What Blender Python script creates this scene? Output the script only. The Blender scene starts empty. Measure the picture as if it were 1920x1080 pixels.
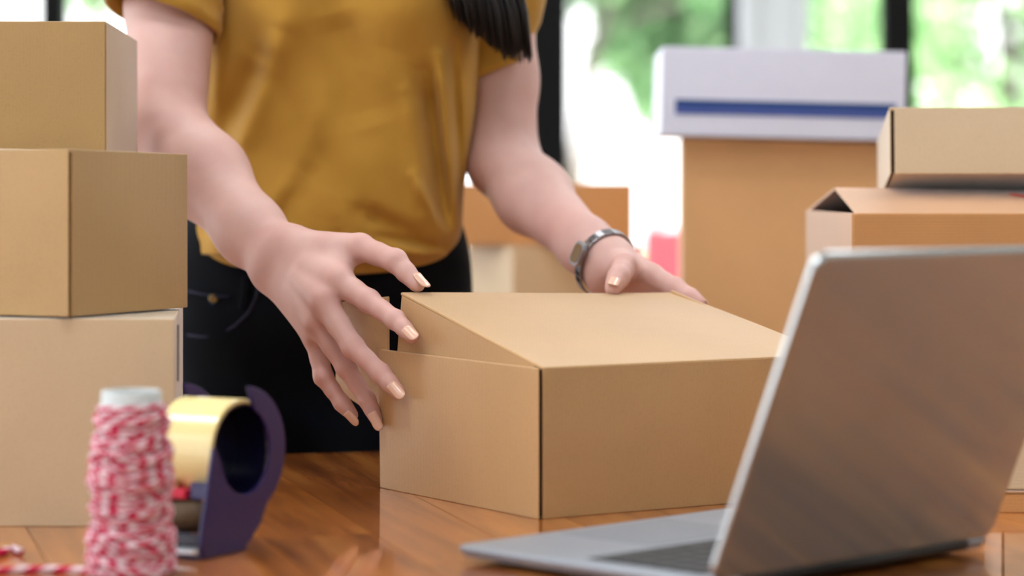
import bpy, math, random
import numpy as np
from mathutils import Vector, Matrix

random.seed(7)
rng = np.random.default_rng(7)
S = bpy.context.scene
C = S.collection
PI = math.pi

# ------------------------------------------------------------------ camera
F = 4794.0                       # focal length in pixels of a 1920 wide frame
CAM_Z = 1.017                    # 0.267 m above the packing table
TZ = 0.75                        # table height


def P(px, py, d):
    """World point seen at a picture position at depth d (camera is level, horizon row 350)."""
    return Vector(((px - 960) / F * d, d, CAM_Z - (py - 350) / F * d))


cam_d = bpy.data.cameras.new('camera')
cam = bpy.data.objects.new('camera', cam_d)
C.objects.link(cam)
cam.location = (0, 0, CAM_Z)
cam.rotation_euler = (PI / 2, 0, 0)
cam_d.sensor_width = 36
cam_d.lens = F / 1920 * 36
cam_d.shift_y = -190 / 1920
cam_d.clip_start = 0.05
cam_d.dof.use_dof = True
cam_d.dof.focus_distance = 2.23
cam_d.dof.aperture_fstop = 3.2
S.camera = cam

# ------------------------------------------------------------------ world, sun, lamps, exposure
world = bpy.data.worlds.new('world')
S.world = world
world.use_nodes = True
wn = world.node_tree.nodes
wl = world.node_tree.links
wn.clear()
wo = wn.new('ShaderNodeOutputWorld')
bg = wn.new('ShaderNodeBackground')
tc = wn.new('ShaderNodeTexCoord')
sep = wn.new('ShaderNodeSeparateXYZ')
ramp = wn.new('ShaderNodeValToRGB')
wl.new(tc.outputs['Generated'], sep.inputs[0])
wl.new(sep.outputs['Z'], ramp.inputs['Fac'])
ramp.color_ramp.elements[0].position = 0.0
ramp.color_ramp.elements[0].color = (1.0, 1.0, 1.0, 1)
ramp.color_ramp.elements[1].position = 0.7
ramp.color_ramp.elements[1].color = (0.74, 0.86, 1.0, 1)
wl.new(ramp.outputs[0], bg.inputs['Color'])
bg.inputs['Strength'].default_value = 3.2
wl.new(bg.outputs[0], wo.inputs[0])

sun_d = bpy.data.lights.new('sun', 'SUN')
sun = bpy.data.objects.new('sun', sun_d)
C.objects.link(sun)
sun_d.energy = 12.0
sun_d.angle = 0.02
sun_d.color = (1.0, 0.95, 0.86)
sun.rotation_euler = Vector((-0.35, 0.75, -0.9)).to_track_quat('-Z', 'Y').to_euler()
sun.location = (3, -6, 9)

S.view_settings.view_transform = 'Standard'
S.view_settings.look = 'None'
S.view_settings.gamma = 1.0
S.view_settings.use_curve_mapping = False
S.view_settings.exposure = 0.25

PANEL_POWER = 10.0
PANELS = [(-2.0, 0.6), (-1.9, 2.2), (-0.6, 1.5), (-0.4, 3.1), (1.1, 3.1), (-1.9, 4.2), (1.1, 4.6), (0.9, -0.2), (-1.2, -1.0)]  # last two are unseen lamps added as front fill


# ------------------------------------------------------------------ materials
def srgb(r, g, b):
    def f(c):
        c /= 255.0
        return c / 12.92 if c <= 0.04045 else ((c + 0.055) / 1.055) ** 2.4
    return (f(r), f(g), f(b), 1.0)


class NT:
    def __init__(self, name):
        self.m = bpy.data.materials.new(name)
        self.m.use_nodes = True
        self.t = self.m.node_tree
        self.t.nodes.clear()
        self.out = self.t.nodes.new('ShaderNodeOutputMaterial')
        self.b = self.t.nodes.new('ShaderNodeBsdfPrincipled')
        self.t.links.new(self.b.outputs[0], self.out.inputs[0])

    def n(self, kind, **kw):
        nd = self.t.nodes.new(kind)
        for k, v in kw.items():
            setattr(nd, k, v)
        return nd

    def l(self, a, b):
        self.t.links.new(a, b)

    def coords(self, scale=(1, 1, 1), rand=False):
        t = self.n('ShaderNodeTexCoord')
        mp = self.n('ShaderNodeMapping')
        mp.inputs['Scale'].default_value = scale
        self.l(t.outputs['Object'], mp.inputs['Vector'])
        if rand:
            oi = self.n('ShaderNodeObjectInfo')
            mul = self.n('ShaderNodeMath', operation='MULTIPLY')
            mul.inputs[1].default_value = 37.0
            self.l(oi.outputs['Random'], mul.inputs[0])
            cx = self.n('ShaderNodeCombineXYZ')
            for i in range(3):
                self.l(mul.outputs[0], cx.inputs[i])
            self.l(cx.outputs[0], mp.inputs['Location'])
        return mp.outputs[0]

    def noise(self, vec, scale, detail=3, rough=0.5):
        nd = self.n('ShaderNodeTexNoise')
        nd.inputs['Scale'].default_value = scale
        nd.inputs['Detail'].default_value = detail
        nd.inputs['Roughness'].default_value = rough
        self.l(vec, nd.inputs['Vector'])
        return nd.outputs['Fac']

    def rampn(self, fac, stops):
        r = self.n('ShaderNodeValToRGB')
        e = r.color_ramp.elements
        while len(e) < len(stops):
            e.new(0.5)
        for i, (p, c) in enumerate(stops):
            e[i].position = p
            e[i].color = c
        self.l(fac, r.inputs['Fac'])
        return r.outputs[0]

    def mix(self, fac, a, b, mode='MIX'):
        m = self.n('ShaderNodeMix', data_type='RGBA', blend_type=mode)
        if isinstance(fac, float):
            m.inputs[0].default_value = fac
        else:
            self.l(fac, m.inputs[0])
        for i, v in ((6, a), (7, b)):
            if isinstance(v, tuple):
                m.inputs[i].default_value = v
            else:
                self.l(v, m.inputs[i])
        return m.outputs[2]

    def bump(self, h, strength, dist=0.001):
        b = self.n('ShaderNodeBump')
        b.inputs['Strength'].default_value = strength
        b.inputs['Distance'].default_value = dist
        self.l(h, b.inputs['Height'])
        self.l(b.outputs[0], self.b.inputs['Normal'])

    def set(self, **kw):
        for k, v in kw.items():
            self.b.inputs[k.replace('_', ' ')].default_value = v
        return self


def flat(name, col, rough=0.6, metallic=0.0, spec=0.4, var=0.06, scale=40, bump=0.0):
    t = NT(name)
    v = t.coords()
    n = t.noise(v, scale, 4)
    dark = tuple(c * (1 - var) for c in col[:3]) + (1,)
    lite = tuple(min(1, c * (1 + var)) for c in col[:3]) + (1,)
    t.l(t.rampn(n, [(0.3, dark), (0.7, lite)]), t.b.inputs['Base Color'])
    t.set(Roughness=rough, Metallic=metallic)
    t.b.inputs['Specular IOR Level'].default_value = spec
    if bump:
        t.bump(n, bump)
    return t.m


def cardboard(name, col, rib=0.12, axis='X', fleck=0.22):
    t = NT(name)
    v = t.coords(rand=True)
    big = t.noise(v, 7, 3)
    fine = t.noise(v, 520, 3, 0.7)
    d = tuple(c * 0.93 for c in col[:3]) + (1,)
    l_ = tuple(min(1, c * 1.05) for c in col[:3]) + (1,)
    base = t.rampn(big, [(0.3, d), (0.7, l_)])
    fl = t.rampn(fine, [(0.36, (0.72, 0.68, 0.62, 1)), (0.47, (1, 1, 1, 1)), (0.75, (1.06, 1.05, 1.04, 1))])
    colr = t.mix(fleck, base, fl, 'MULTIPLY')
    t.l(colr, t.b.inputs['Base Color'])
    t.set(Roughness=0.5)
    t.b.inputs['Sheen Weight'].default_value = 0.55
    t.b.inputs['Sheen Tint'].default_value = (0.88, 0.94, 1.0, 1)
    t.b.inputs['Sheen Roughness'].default_value = 0.34
    t.b.inputs['Specular IOR Level'].default_value = 0.45
    w = t.n('ShaderNodeTexWave', wave_type='BANDS', bands_direction=axis)
    w.inputs['Scale'].default_value = 110
    w.inputs['Distortion'].default_value = 0.6
    t.l(v, w.inputs['Vector'])
    hm = t.n('ShaderNodeMath', operation='ADD')
    t.l(w.outputs['Fac'], hm.inputs[0])
    t.l(fine, hm.inputs[1])
    t.bump(hm.outputs[0], rib, 0.0003)
    return t.m


M = {}
M['kraft'] = cardboard('kraft_cardboard', srgb(199, 159, 110))
M['kraft_shade'] = cardboard('kraft_cardboard_shadowed_core', srgb(58, 36, 22), 0.2)  # dark colour carries the shade inside slots and boxes
M['kraft_olive'] = cardboard('olive_kraft_cardboard', srgb(180, 146, 96))
M['kraft_pale'] = cardboard('pale_kraft_cardboard', srgb(214, 190, 158), 0.2, 'Z')
M['kraft_grey'] = cardboard('greyish_kraft_cardboard', srgb(206, 181, 147))
M['kraft_orange'] = cardboard('orange_kraft_cardboard', srgb(200, 144, 90), 0.15, 'Z')
M['carton_orange'] = cardboard('smooth_orange_carton', srgb(238, 184, 128), 0.15, 'Z', 0.25)
M['white_card'] = flat('white_cardboard', srgb(230, 233, 255), 0.5, var=0.015)
M['blue_print'] = flat('dark_blue_print', srgb(8, 62, 128), 0.5, var=0.03)
M['blue_print_light'] = flat('light_blue_print', srgb(72, 92, 168), 0.5, var=0.03)
M['red_print'] = flat('red_print', srgb(190, 50, 40), 0.5, var=0.05)

M['kraft_shade'].node_tree.nodes['Principled BSDF'].inputs['Sheen Weight'].default_value = 0.0
M['kraft_shade'].node_tree.nodes['Principled BSDF'].inputs['Specular IOR Level'].default_value = 0.1
# varnished wood planks
t = NT('varnished_pine_planks')
v = t.coords((1.0, 9.0, 9.0), True)
g1 = t.noise(v, 3.2, 5, 0.62)
g2 = t.noise(v, 16, 4, 0.6)
wv = t.n('ShaderNodeTexWave', wave_type='RINGS', rings_direction='X')
wv.inputs['Scale'].default_value = 1.1
wv.inputs['Distortion'].default_value = 6.0
wv.inputs['Detail'].default_value = 3
t.l(v, wv.inputs['Vector'])
base = t.rampn(g1, [(0.28, srgb(134, 70, 18)), (0.5, srgb(184, 108, 38)), (0.72, srgb(210, 138, 62))])
grain = t.rampn(wv.outputs['Fac'], [(0.0, (0.62, 0.52, 0.45, 1)), (0.35, (1, 1, 1, 1)), (1, (1, 1, 1, 1))])
oi = t.n('ShaderNodeObjectInfo')
tone = t.rampn(oi.outputs['Random'], [(0.0, (0.72, 0.66, 0.6, 1)), (0.5, (0.95, 0.93, 0.9, 1)), (1.0, (1.12, 1.1, 1.05, 1))])
c1 = t.mix(0.55, base, grain, 'MULTIPLY')
c2 = t.mix(1.0, c1, tone, 'MULTIPLY')
t.l(c2, t.b.inputs['Base Color'])
t.set(Roughness=0.35)
t.b.inputs['Coat Weight'].default_value = 1.0
t.b.inputs['Coat Roughness'].default_value = 0.05
t.b.inputs['Coat IOR'].default_value = 1.5
t.bump(g2, 0.06, 0.0004)
M['wood'] = t.m
M['wood_dark'] = flat('dark_wood', srgb(98, 62, 34), 0.5, var=0.15, scale=12)

# skin
t = NT('skin')
v = t.coords()
n1 = t.noise(v, 26, 4)
base = t.rampn(n1, [(0.3, srgb(205, 164, 157)), (0.7, srgb(216, 179, 172))])
at = t.n('ShaderNodeAttribute', attribute_name='flush')
colr = t.mix(at.outputs['Fac'], base, srgb(205, 128, 124))
t.l(colr, t.b.inputs['Base Color'])
t.set(Roughness=0.55)
t.b.inputs['Specular IOR Level'].default_value = 0.3
t.b.inputs['Subsurface Weight'].default_value = 0.18
t.b.inputs['Subsurface Radius'].default_value = (1.0, 0.35, 0.2)
t.b.inputs['Subsurface Scale'].default_value = 0.006
pores = t.noise(v, 700, 2)
t.bump(pores, 0.12, 0.0004)
M['skin'] = t.m
M['nail'] = flat('peach_nail_polish', srgb(228, 184, 162), 0.26, spec=0.6, var=0.02)

# jersey
t = NT('mustard_jersey')
v = t.coords()
n1 = t.noise(v, 9, 4)
base = t.rampn(n1, [(0.3, srgb(176, 132, 52)), (0.7, srgb(190, 145, 62))])
t.l(base, t.b.inputs['Base Color'])
t.set(Roughness=0.85)
t.b.inputs['Specular IOR Level'].default_value = 0.15
t.b.inputs['Sheen Weight'].default_value = 0.15
kn = t.noise(v, 900, 2)
t.bump(kn, 0.2, 0.0005)
M['jersey'] = t.m

t = NT('dark_denim')
v = t.coords()
n1 = t.noise(v, 10, 4)
base = t.rampn(n1, [(0.35, srgb(4, 5, 9)), (0.62, srgb(6, 10, 19)), (0.8, srgb(10, 22, 42))])
t.l(base, t.b.inputs['Base Color'])
t.set(Roughness=0.85)
t.b.inputs['Specular IOR Level'].default_value = 0.12
w = t.noise(v, 800, 2)
t.bump(w, 0.3, 0.0005)
M['denim'] = t.m
M['denim_worn'] = flat('worn_blue_denim', srgb(18, 44, 82), 0.85, spec=0.15, var=0.4, scale=60)
M['thread'] = flat('denim_seam_thread', srgb(46, 46, 64), 0.8, spec=0.1)
M['brass'] = flat('aged_brass', srgb(150, 132, 92), 0.35, 1.0)

t = NT('black_hair')
v = t.coords()
n1 = t.noise(v, 60, 3)
t.l(t.rampn(n1, [(0.3, srgb(5, 4, 6)), (0.7, srgb(13, 12, 15))]), t.b.inputs['Base Color'])
t.set(Roughness=0.6)
M['hair'] = t.m
M['eye_white'] = flat('eye_white', srgb(235, 232, 228), 0.2)
M['iris'] = flat('dark_iris', srgb(40, 26, 18), 0.15)

M['steel'] = flat('brushed_steel', srgb(150, 150, 156), 0.3, 1.0, var=0.04)
M['steel_bright'] = flat('polished_steel', srgb(222, 222, 226), 0.12, 1.0, var=0.02)
M['dial'] = flat('bronze_watch_dial', srgb(112, 84, 48), 0.2, 0.3)
M['aluminium'] = flat('satin_aluminium', srgb(156, 164, 175), 0.42, 0.6, var=0.02, scale=300)
M['aluminium_lid'] = flat('polished_aluminium_lid', srgb(172, 180, 184), 0.17, 0.85, var=0.02, scale=20)
M['trackpad'] = flat('trackpad_glass', srgb(140, 147, 157), 0.45, 0.5, var=0.02)
M['black_plastic'] = flat('black_plastic', srgb(18, 18, 20), 0.5)
M['key'] = flat('charcoal_key_plastic', srgb(40, 41, 44), 0.55)
M['screen'] = flat('dark_screen_glass', srgb(14, 15, 18), 0.08)
M['purple'] = flat('dark_purple_plastic', srgb(26, 10, 86), 0.3, spec=0.5, var=0.08)
M['navy'] = flat('navy_plastic', srgb(9, 9, 38), 0.3, spec=0.5, var=0.08)
M['tape'] = flat('cream_packing_tape', srgb(234, 216, 152), 0.14, spec=0.6, var=0.03)
M['tape_core'] = flat('tape_cardboard_core', srgb(150, 120, 84), 0.8)
M['rubber'] = flat('brown_rubber_roller', srgb(82, 62, 40), 0.6)
M['red_plastic'] = flat('red_plastic', srgb(206, 32, 64), 0.4)
M['spool_core'] = flat('grey_spool_tube', srgb(196, 204, 206), 0.6)
t = NT('red_and_white_twine')
at = t.n('ShaderNodeAttribute', attribute_name='stripe')
v = t.coords()
nz = t.noise(v, 400, 3)
ad = t.n('ShaderNodeMath', operation='MULTIPLY_ADD')
t.l(nz, ad.inputs[0])
ad.inputs[1].default_value = 0.3
t.l(at.outputs['Fac'], ad.inputs[2])
t.l(t.rampn(ad.outputs[0], [(0.56, srgb(226, 204, 212)), (0.72, srgb(196, 36, 78))]), t.b.inputs['Base Color'])
t.set(Roughness=0.9)
t.b.inputs['Specular IOR Level'].default_value = 0.1
M['twine'] = t.m

M['white_paint'] = flat('white_paint', srgb(236, 236, 234), 0.7, var=0.02)
M['white_column'] = flat('white_column_paint', srgb(246, 247, 252), 0.6, var=0.02)
M['black_frame'] = flat('black_window_frame', srgb(5, 6, 7), 0.6, spec=0.2)
M['floor'] = flat('grey_floor_tiles', srgb(150, 140, 128), 0.5, var=0.08, scale=6)
M['paving'] = flat('pale_concrete_paving', srgb(222, 222, 216), 0.85, var=0.06, scale=3)
M['lawn'] = flat('lawn', srgb(130, 168, 92), 0.9, var=0.25, scale=5)
M['bark'] = flat('grey_bark', srgb(104, 96, 88), 0.9, var=0.3, scale=14)
M['red_chair'] = flat('red_garden_chair_plastic', srgb(242, 104, 114), 0.45)
M['white_plastic'] = flat('white_plastic', srgb(238, 238, 240), 0.5)
M['shoe'] = flat('white_canvas', srgb(224, 220, 214), 0.8)


def leafmat(name, a, b):
    t = NT(name)
    oi = t.n('ShaderNodeAttribute', attribute_name='tone')
    colr = t.rampn(oi.outputs['Fac'], [(0.0, a), (1.0, b)])
    t.t.nodes.remove(t.b)
    d = t.n('ShaderNodeBsdfDiffuse')
    tr = t.n('ShaderNodeBsdfTranslucent')
    mx = t.n('ShaderNodeMixShader')
    mx.inputs[0].default_value = 0.45
    t.l(colr, d.inputs[0])
    t.l(colr, tr.inputs[0])
    t.l(d.outputs[0], mx.inputs[1])
    t.l(tr.outputs[0], mx.inputs[2])
    t.l(mx.outputs[0], t.out.inputs[0])
    return t.m


M['leaf'] = leafmat('fresh_green_leaves', srgb(158, 202, 146), srgb(212, 238, 192))
M['leaf_deep'] = leafmat('mid_green_leaves', srgb(96, 142, 92), srgb(172, 208, 156))

t = NT('window_glass')
t.t.nodes.remove(t.b)
gl = t.n('ShaderNodeBsdfGlossy')
gl.inputs['Roughness'].default_value = 0.02
tr = t.n('ShaderNodeBsdfTransparent')
fr = t.n('ShaderNodeFresnel')
fr.inputs['IOR'].default_value = 1.45
mx = t.n('ShaderNodeMixShader')
t.l(fr.outputs[0], mx.inputs[0])
t.l(tr.outputs[0], mx.inputs[1])
t.l(gl.outputs[0], mx.inputs[2])
t.l(mx.outputs[0], t.out.inputs[0])
M['glass'] = t.m

t = NT('lamp_diffuser')
t.b.inputs['Base Color'].default_value = (0.9, 0.9, 0.9, 1)
t.b.inputs['Emission Color'].default_value = (1, 0.97, 0.92, 1)
t.b.inputs['Emission Strength'].default_value = 3.0
M['lamp'] = t.m


# ------------------------------------------------------------------ object helpers
def tag(o, label=None, cat=None, group=None, kind=None):
    if label:
        o['label'] = label
    if cat:
        o['category'] = cat
    if group:
        o['group'] = group
    if kind:
        o['kind'] = kind
    return o


def empty(name, loc, label=None, cat=None, group=None):
    o = bpy.data.objects.new(name, None)
    o.empty_display_size = 0.05
    C.objects.link(o)
    o.location = loc
    return tag(o, label, cat, group)


def link(name, me, mat, parent=None, smooth=False, bevel=0.0, segs=2):
    """Mesh given in world space becomes one object; its parent Empties carry only a translation."""
    o = bpy.data.objects.new(name, me)
    C.objects.link(o)
    if mat is not None:
        me.materials.append(mat)
    if parent is not None:
        o.parent = parent
        q = parent
        off = Vector((0, 0, 0))
        while q is not None:
            off += q.location
            q = q.parent
        me.transform(Matrix.Translation(-off))
    if smooth:
        me.polygons.foreach_set('use_smooth', [True] * len(me.polygons))
    if bevel:
        b = o.modifiers.new('bevel', 'BEVEL')
        b.width = bevel
        b.segments = segs
        b.limit_method = 'ANGLE'
    return o


class MB:
    def __init__(self):
        self.v = []
        self.f = []

    def add(self, vs, fs):
        o = len(self.v)
        self.v += [tuple(p) for p in vs]
        self.f += [tuple(i + o for i in q) for q in fs]
        return self

    def box(self, c, s, ax=None):
        c = Vector(c)
        ax = ax or (Vector((1, 0, 0)), Vector((0, 1, 0)), Vector((0, 0, 1)))
        vs = []
        for z in (-1, 1):
            for y in (-1, 1):
                for x in (-1, 1):
                    vs.append(c + ax[0] * (x * s[0] / 2) + ax[1] * (y * s[1] / 2) + ax[2] * (z * s[2] / 2))
        fs = [(0, 2, 3, 1), (4, 5, 7, 6), (0, 1, 5, 4), (2, 6, 7, 3), (0, 4, 6, 2), (1, 3, 7, 5)]
        return self.add(vs, fs)

    def tube(self, pts, r, sides=8, closed=False, flat_=1.0):
        pts = [Vector(p) for p in pts]
        n = len(pts)
        rs = r if hasattr(r, '__len__') else [r] * n
        vs, fs = [], []
        prev = None
        for i, p in enumerate(pts):
            a = pts[(i - 1) % n] if (closed or i > 0) else p
            b = pts[(i + 1) % n] if (closed or i < n - 1) else p
            tan = (b - a).normalized()
            if prev is None:
                up = Vector((0, 0, 1)) if abs(tan.z) < 0.9 else Vector((0, 1, 0))
                nx = tan.cross(up).normalized()
            else:
                nx = (prev - tan * prev.dot(tan)).normalized()
            prev = nx
            ny = tan.cross(nx)
            for k in range(sides):
                a_ = 2 * PI * k / sides
                vs.append(p + nx * (math.cos(a_) * rs[i]) + ny * (math.sin(a_) * rs[i] * flat_))
        m = n if closed else n - 1
        for i in range(m):
            j = (i + 1) % n
            for k in range(sides):
                l = (k + 1) % sides
                fs.append((i * sides + k, i * sides + l, j * sides + l, j * sides + k))
        if not closed:
            fs.append(tuple(range(sides))[::-1])
            fs.append(tuple((n - 1) * sides + k for k in range(sides)))
        return self.add(vs, fs)

    def ring_surface(self, rings, cap0=True, cap1=True):
        n = len(rings[0])
        vs = [p for r in rings for p in r]
        fs = []
        for i in range(len(rings) - 1):
            for k in range(n):
                l = (k + 1) % n
                fs.append((i * n + k, i * n + l, (i + 1) * n + l, (i + 1) * n + k))
        if cap0:
            fs.append(tuple(range(n))[::-1])
        if cap1:
            fs.append(tuple((len(rings) - 1) * n + k for k in range(n)))
        return self.add(vs, fs)

    def prism(self, poly, n, thick):
        """Closed polygon (world points) extruded along n by thick."""
        n = Vector(n)
        k = len(poly)
        vs = [Vector(p) for p in poly] + [Vector(p) + n * thick for p in poly]
        fs = [tuple(range(k))[::-1], tuple(range(k, 2 * k))]
        for i in range(k):
            j = (i + 1) % k
            fs.append((i, j, k + j, k + i))
        return self.add(vs, fs)

    def mesh(self, name):
        me = bpy.data.meshes.new(name)
        me.from_pydata(self.v, [], self.f)
        me.update()
        return me

    def build(self, name, mat, parent=None, smooth=False, bevel=0.0, segs=2):
        return link(name, self.mesh(name), mat, parent, smooth, bevel, segs)


def slab(name, c, n, thick, mat, parent, bulge=0.0, res=6, bevel=0.0008, warp=None):
    """Panel over four corners c (in order), outer face on the side of n, thickness inward."""
    c = [Vector(p) for p in c]
    n = Vector(n).normalized()
    m = res
    top, bot = [], []
    for j in range(m + 1):
        for i in range(m + 1):
            u, w = i / m, j / m
            p = (c[0] * (1 - u) + c[1] * u) * (1 - w) + (c[3] * (1 - u) + c[2] * u) * w
            off = bulge * math.sin(PI * u) * math.sin(PI * w)
            if warp:
                off += warp(u, w)
            p = p + n * off
            top.append(p)
            bot.append(p - n * thick)
    k = (m + 1) ** 2
    vs = top + bot
    fs = []
    idx = lambda i, j: j * (m + 1) + i
    flip = (c[1] - c[0]).cross(c[3] - c[0]).dot(n) < 0
    for j in range(m):
        for i in range(m):
            q = (idx(i, j), idx(i + 1, j), idx(i + 1, j + 1), idx(i, j + 1))
            b = tuple(x + k for x in q)
            fs.append(q[::-1] if flip else q)
            fs.append(b if flip else b[::-1])
    rim = [idx(i, 0) for i in range(m)] + [idx(m, j) for j in range(m)] + \
          [idx(i, m) for i in range(m, 0, -1)] + [idx(0, j) for j in range(m, 0, -1)]
    for a, b in zip(rim, rim[1:] + rim[:1]):
        q = (a, a + k, b + k, b)
        fs.append(q[::-1] if flip else q)
    mb = MB().add(vs, fs)
    return mb.build(name, mat, parent, bevel=bevel)


Z = Vector((0, 0, 1))


def V2(x, y, z=0.0):
    return Vector((x, y, z))


def mailer(name, P0, u, v, L, W, h, mat, label, cat='box', group=None, gap=0.0022, top=True, bulge=0.001,
           slot='u', lip=0.0, tilt=None, dark='kraft_shade'):
    """Closed die-cut mailer: four walls with open slots at the corners, solid core coloured as inner shade, floor and lid."""
    P0 = Vector(P0)
    u = Vector(u).normalized()
    v = Vector(v).normalized()
    th = 0.003
    root = empty(name, P0, label, cat, group)
    up = tilt or Z
    A, B, Cc, D = P0, P0 + u * L, P0 + u * L + v * W, P0 + v * W
    H = up * h
    e = 0.0
    def wall(nm, a, b, out, i0, i1, bl=bulge):
        d = (b - a).normalized()
        a2, b2 = a + d * i0, b - d * i1
        slab(nm, [a2, b2, b2 + H, a2 + H], out, th, M[mat], root, bl)
    wall('front_panel', A, B, -v, gap, gap)
    wall('side_panel', B, Cc, u, 0, 0)
    wall('back_panel', Cc, D, v, gap, gap)
    wall('side_panel', D, A, -u, 0, 0.0)
    i = th * 1.5
    slab('bottom_panel', [A + u * i + v * i, B - u * i + v * i, Cc - u * i - v * i, D + u * i - v * i],
         -up, th, M[mat], root, 0, 2)
    ins = [A + u * i * 1.2 + v * i * 1.2, B - u * i * 1.2 + v * i * 1.2, Cc - u * i * 1.2 - v * i * 1.2, D + u * i * 1.2 - v * i * 1.2]
    core = MB()
    core.prism([p + up * th for p in ins], up, h - 2 * th)
    core.build('filler_core', M[dark], root)  # solid filler; its dark colour stands for the shaded inside
    slab('lid', [A + H + v * gap * 0.3, B + H + v * gap * 0.3, Cc + H, D + H], up, th, M[mat], root, bulge * 2)
    return root


# ------------------------------------------------------------------ room shell
def struct(o):
    o['kind'] = 'structure'
    return o


RX0, RX1, RY0, RY1, RH = -3.2, 3.8, -2.6, 6.5, 2.9
struct(MB().box(((RX0 + RX1) / 2, (RY0 + RY1) / 2, -0.05), (RX1 - RX0 + 0.4, RY1 - RY0 + 0.4, 0.1)).build('floor', M['floor']))
struct(MB().box(((RX0 + RX1) / 2, (RY0 + RY1) / 2 + 0.3, RH + 0.1), (RX1 - RX0 + 0.4, RY1 - RY0 + 1.2, 0.2)).build('ceiling', M['white_paint']))
struct(MB().box((RX1 + 0.1, (RY0 + RY1) / 2, RH / 2), (0.2, RY1 - RY0 + 0.2, RH)).build('wall_right', M['white_paint']))
struct(MB().box(((RX0 + RX1) / 2, RY0 - 0.1, RH / 2), (RX1 - RX0 + 0.2, 0.2, RH)).build('wall_front', M['white_paint']))
wl_ = MB()
wl_.box((RX0 - 0.1, (RY0 + RY1) / 2, 0.2), (0.2, RY1 - RY0, 0.4))
wl_.box((RX0 - 0.1, (RY0 + RY1) / 2, 2.8), (0.2, RY1 - RY0, 0.2))
for yy in (RY0 + 0.15, 1.9, RY1 - 0.15):
    wl_.box((RX0 - 0.1, yy, 1.55), (0.2, 0.3, 2.3))
struct(wl_.build('wall_left', M['white_paint']))
wi = 1
for y0, y1 in ((RY0 + 0.3, 1.75), (2.05, RY1 - 0.3)):
    w = empty('window_%d' % wi, (RX0 - 0.1, (y0 + y1) / 2, 0.4))
    struct(w)
    wi += 1
    fr_ = MB()
    fr_.box((RX0 - 0.1, (y0 + y1) / 2, 0.425), (0.06, y1 - y0, 0.05))
    fr_.box((RX0 - 0.1, (y0 + y1) / 2, 2.675), (0.06, y1 - y0, 0.05))
    for k in range(4):
        fr_.box((RX0 - 0.1, y0 + 0.025 + (y1 - y0 - 0.05) * k / 3, 1.55), (0.06, 0.05, 2.2))
    fr_.build('window_frame', M['black_frame'], w)
    for k in range(3):
        a = y0 + 0.05 + (y1 - y0 - 0.05) * k / 3
        MB().box((RX0 - 0.1, a + (y1 - y0 - 0.2) / 6, 1.55), (0.006, (y1 - y0 - 0.2) / 3, 2.2)).build('pane', M['glass'], w)

# rear glazing: black posts at the places seen in the photograph
posts = [(-3.15, 0.1), (-2.1, 0.06), (P(102, 0, 6.5).x, 0.065), (P(1014, 0, 6.5).x, 0.14),
         (P(1371, 0, 6.5).x, 0.03), (P(1682, 0, 6.5).x, 0.085), (2.5, 0.06), (3.75, 0.1)]
bw = MB()
bw.box(((RX0 + RX1) / 2, RY1 + 0.1, 2.8), (RX1 - RX0, 0.2, 0.2))
bw.box(((RX0 + RX1) / 2, RY1 + 0.1, 0.06), (RX1 - RX0, 0.2, 0.12))
struct(bw.build('wall_back', M['white_paint']))
for k in range(len(posts) - 1):
    (x0, w0), (x1, w1) = posts[k], posts[k + 1]
    w = empty('window_%d' % wi, ((x0 + x1) / 2, RY1, 0.12))
    struct(w)
    wi += 1
    MB().box((x0, RY1, 1.41), (w0, 0.07, 2.58)).build('window_post', M['black_frame'], w)
    MB().box(((x0 + x1) / 2, RY1, 0.15), (x1 - x0 - w0 / 2 - w1 / 2, 0.05, 0.06)).build('window_frame', M['black_frame'], w)
    MB().box(((x0 + x1) / 2, RY1, 1.44), (x1 - x0 - w0 / 2 - w1 / 2, 0.006, 2.52)).build('pane', M['glass'], w)
MB_ = MB().box((posts[-1][0], RY1, 1.41), (0.1, 0.07, 2.58))
struct(MB_.build('trim_1', M['black_frame']))
cx0, cx1 = P(1381, 0, 6.95).x, P(1518, 0, 6.95).x
col = MB()
col.box(((cx0 + cx1) / 2, 7.05, 1.45), (cx1 - cx0, 0.2, 3.1))
col.box(((cx0 + cx1) / 2 - 0.035, 6.94, 1.45), (cx1 - cx0 - 0.1, 0.03, 3.1))
struct(col.build('trim_2', M['white_column'], bevel=0.01))

LAMP_LABELS = ['white ceiling panel lamp nearest the camera at the left', "white ceiling panel lamp above the left windows' middle", 'white ceiling panel lamp right above the packing table', 'white ceiling panel lamp above the standing person', 'white ceiling panel lamp above the tall orange carton', 'white ceiling panel lamp at the left near the rear windows', 'white ceiling panel lamp at the right nearest the rear windows', 'added ceiling fill lamp above and right of the camera', 'added ceiling fill lamp behind the camera at the left']
for i, (x, y) in enumerate(PANELS):
    L = empty('ceiling_light', (x, y, RH), LAMP_LABELS[i], 'lamp', 'ceiling panel lamps')
    f_ = MB()
    for s in (-1, 1):
        f_.box((x + s * 0.31, y, RH - 0.015), (0.02, 0.64, 0.03))
        f_.box((x, y + s * 0.31, RH - 0.015), (0.6, 0.02, 0.03))
    f_.build('frame', M['white_paint'], L)
    MB().box((x, y, RH - 0.008), (0.6, 0.6, 0.008)).build('diffuser', M['lamp'], L)
    ld = bpy.data.lights.new('panel_lamp', 'AREA')
    ld.shape = 'SQUARE'
    ld.size = 0.58
    ld.energy = PANEL_POWER
    ld.color = (0.93, 0.97, 1.0)
    lo = bpy.data.objects.new('panel_lamp', ld)
    C.objects.link(lo)
    lo.location = (0, 0, -0.02)
    lo.parent = L

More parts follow.
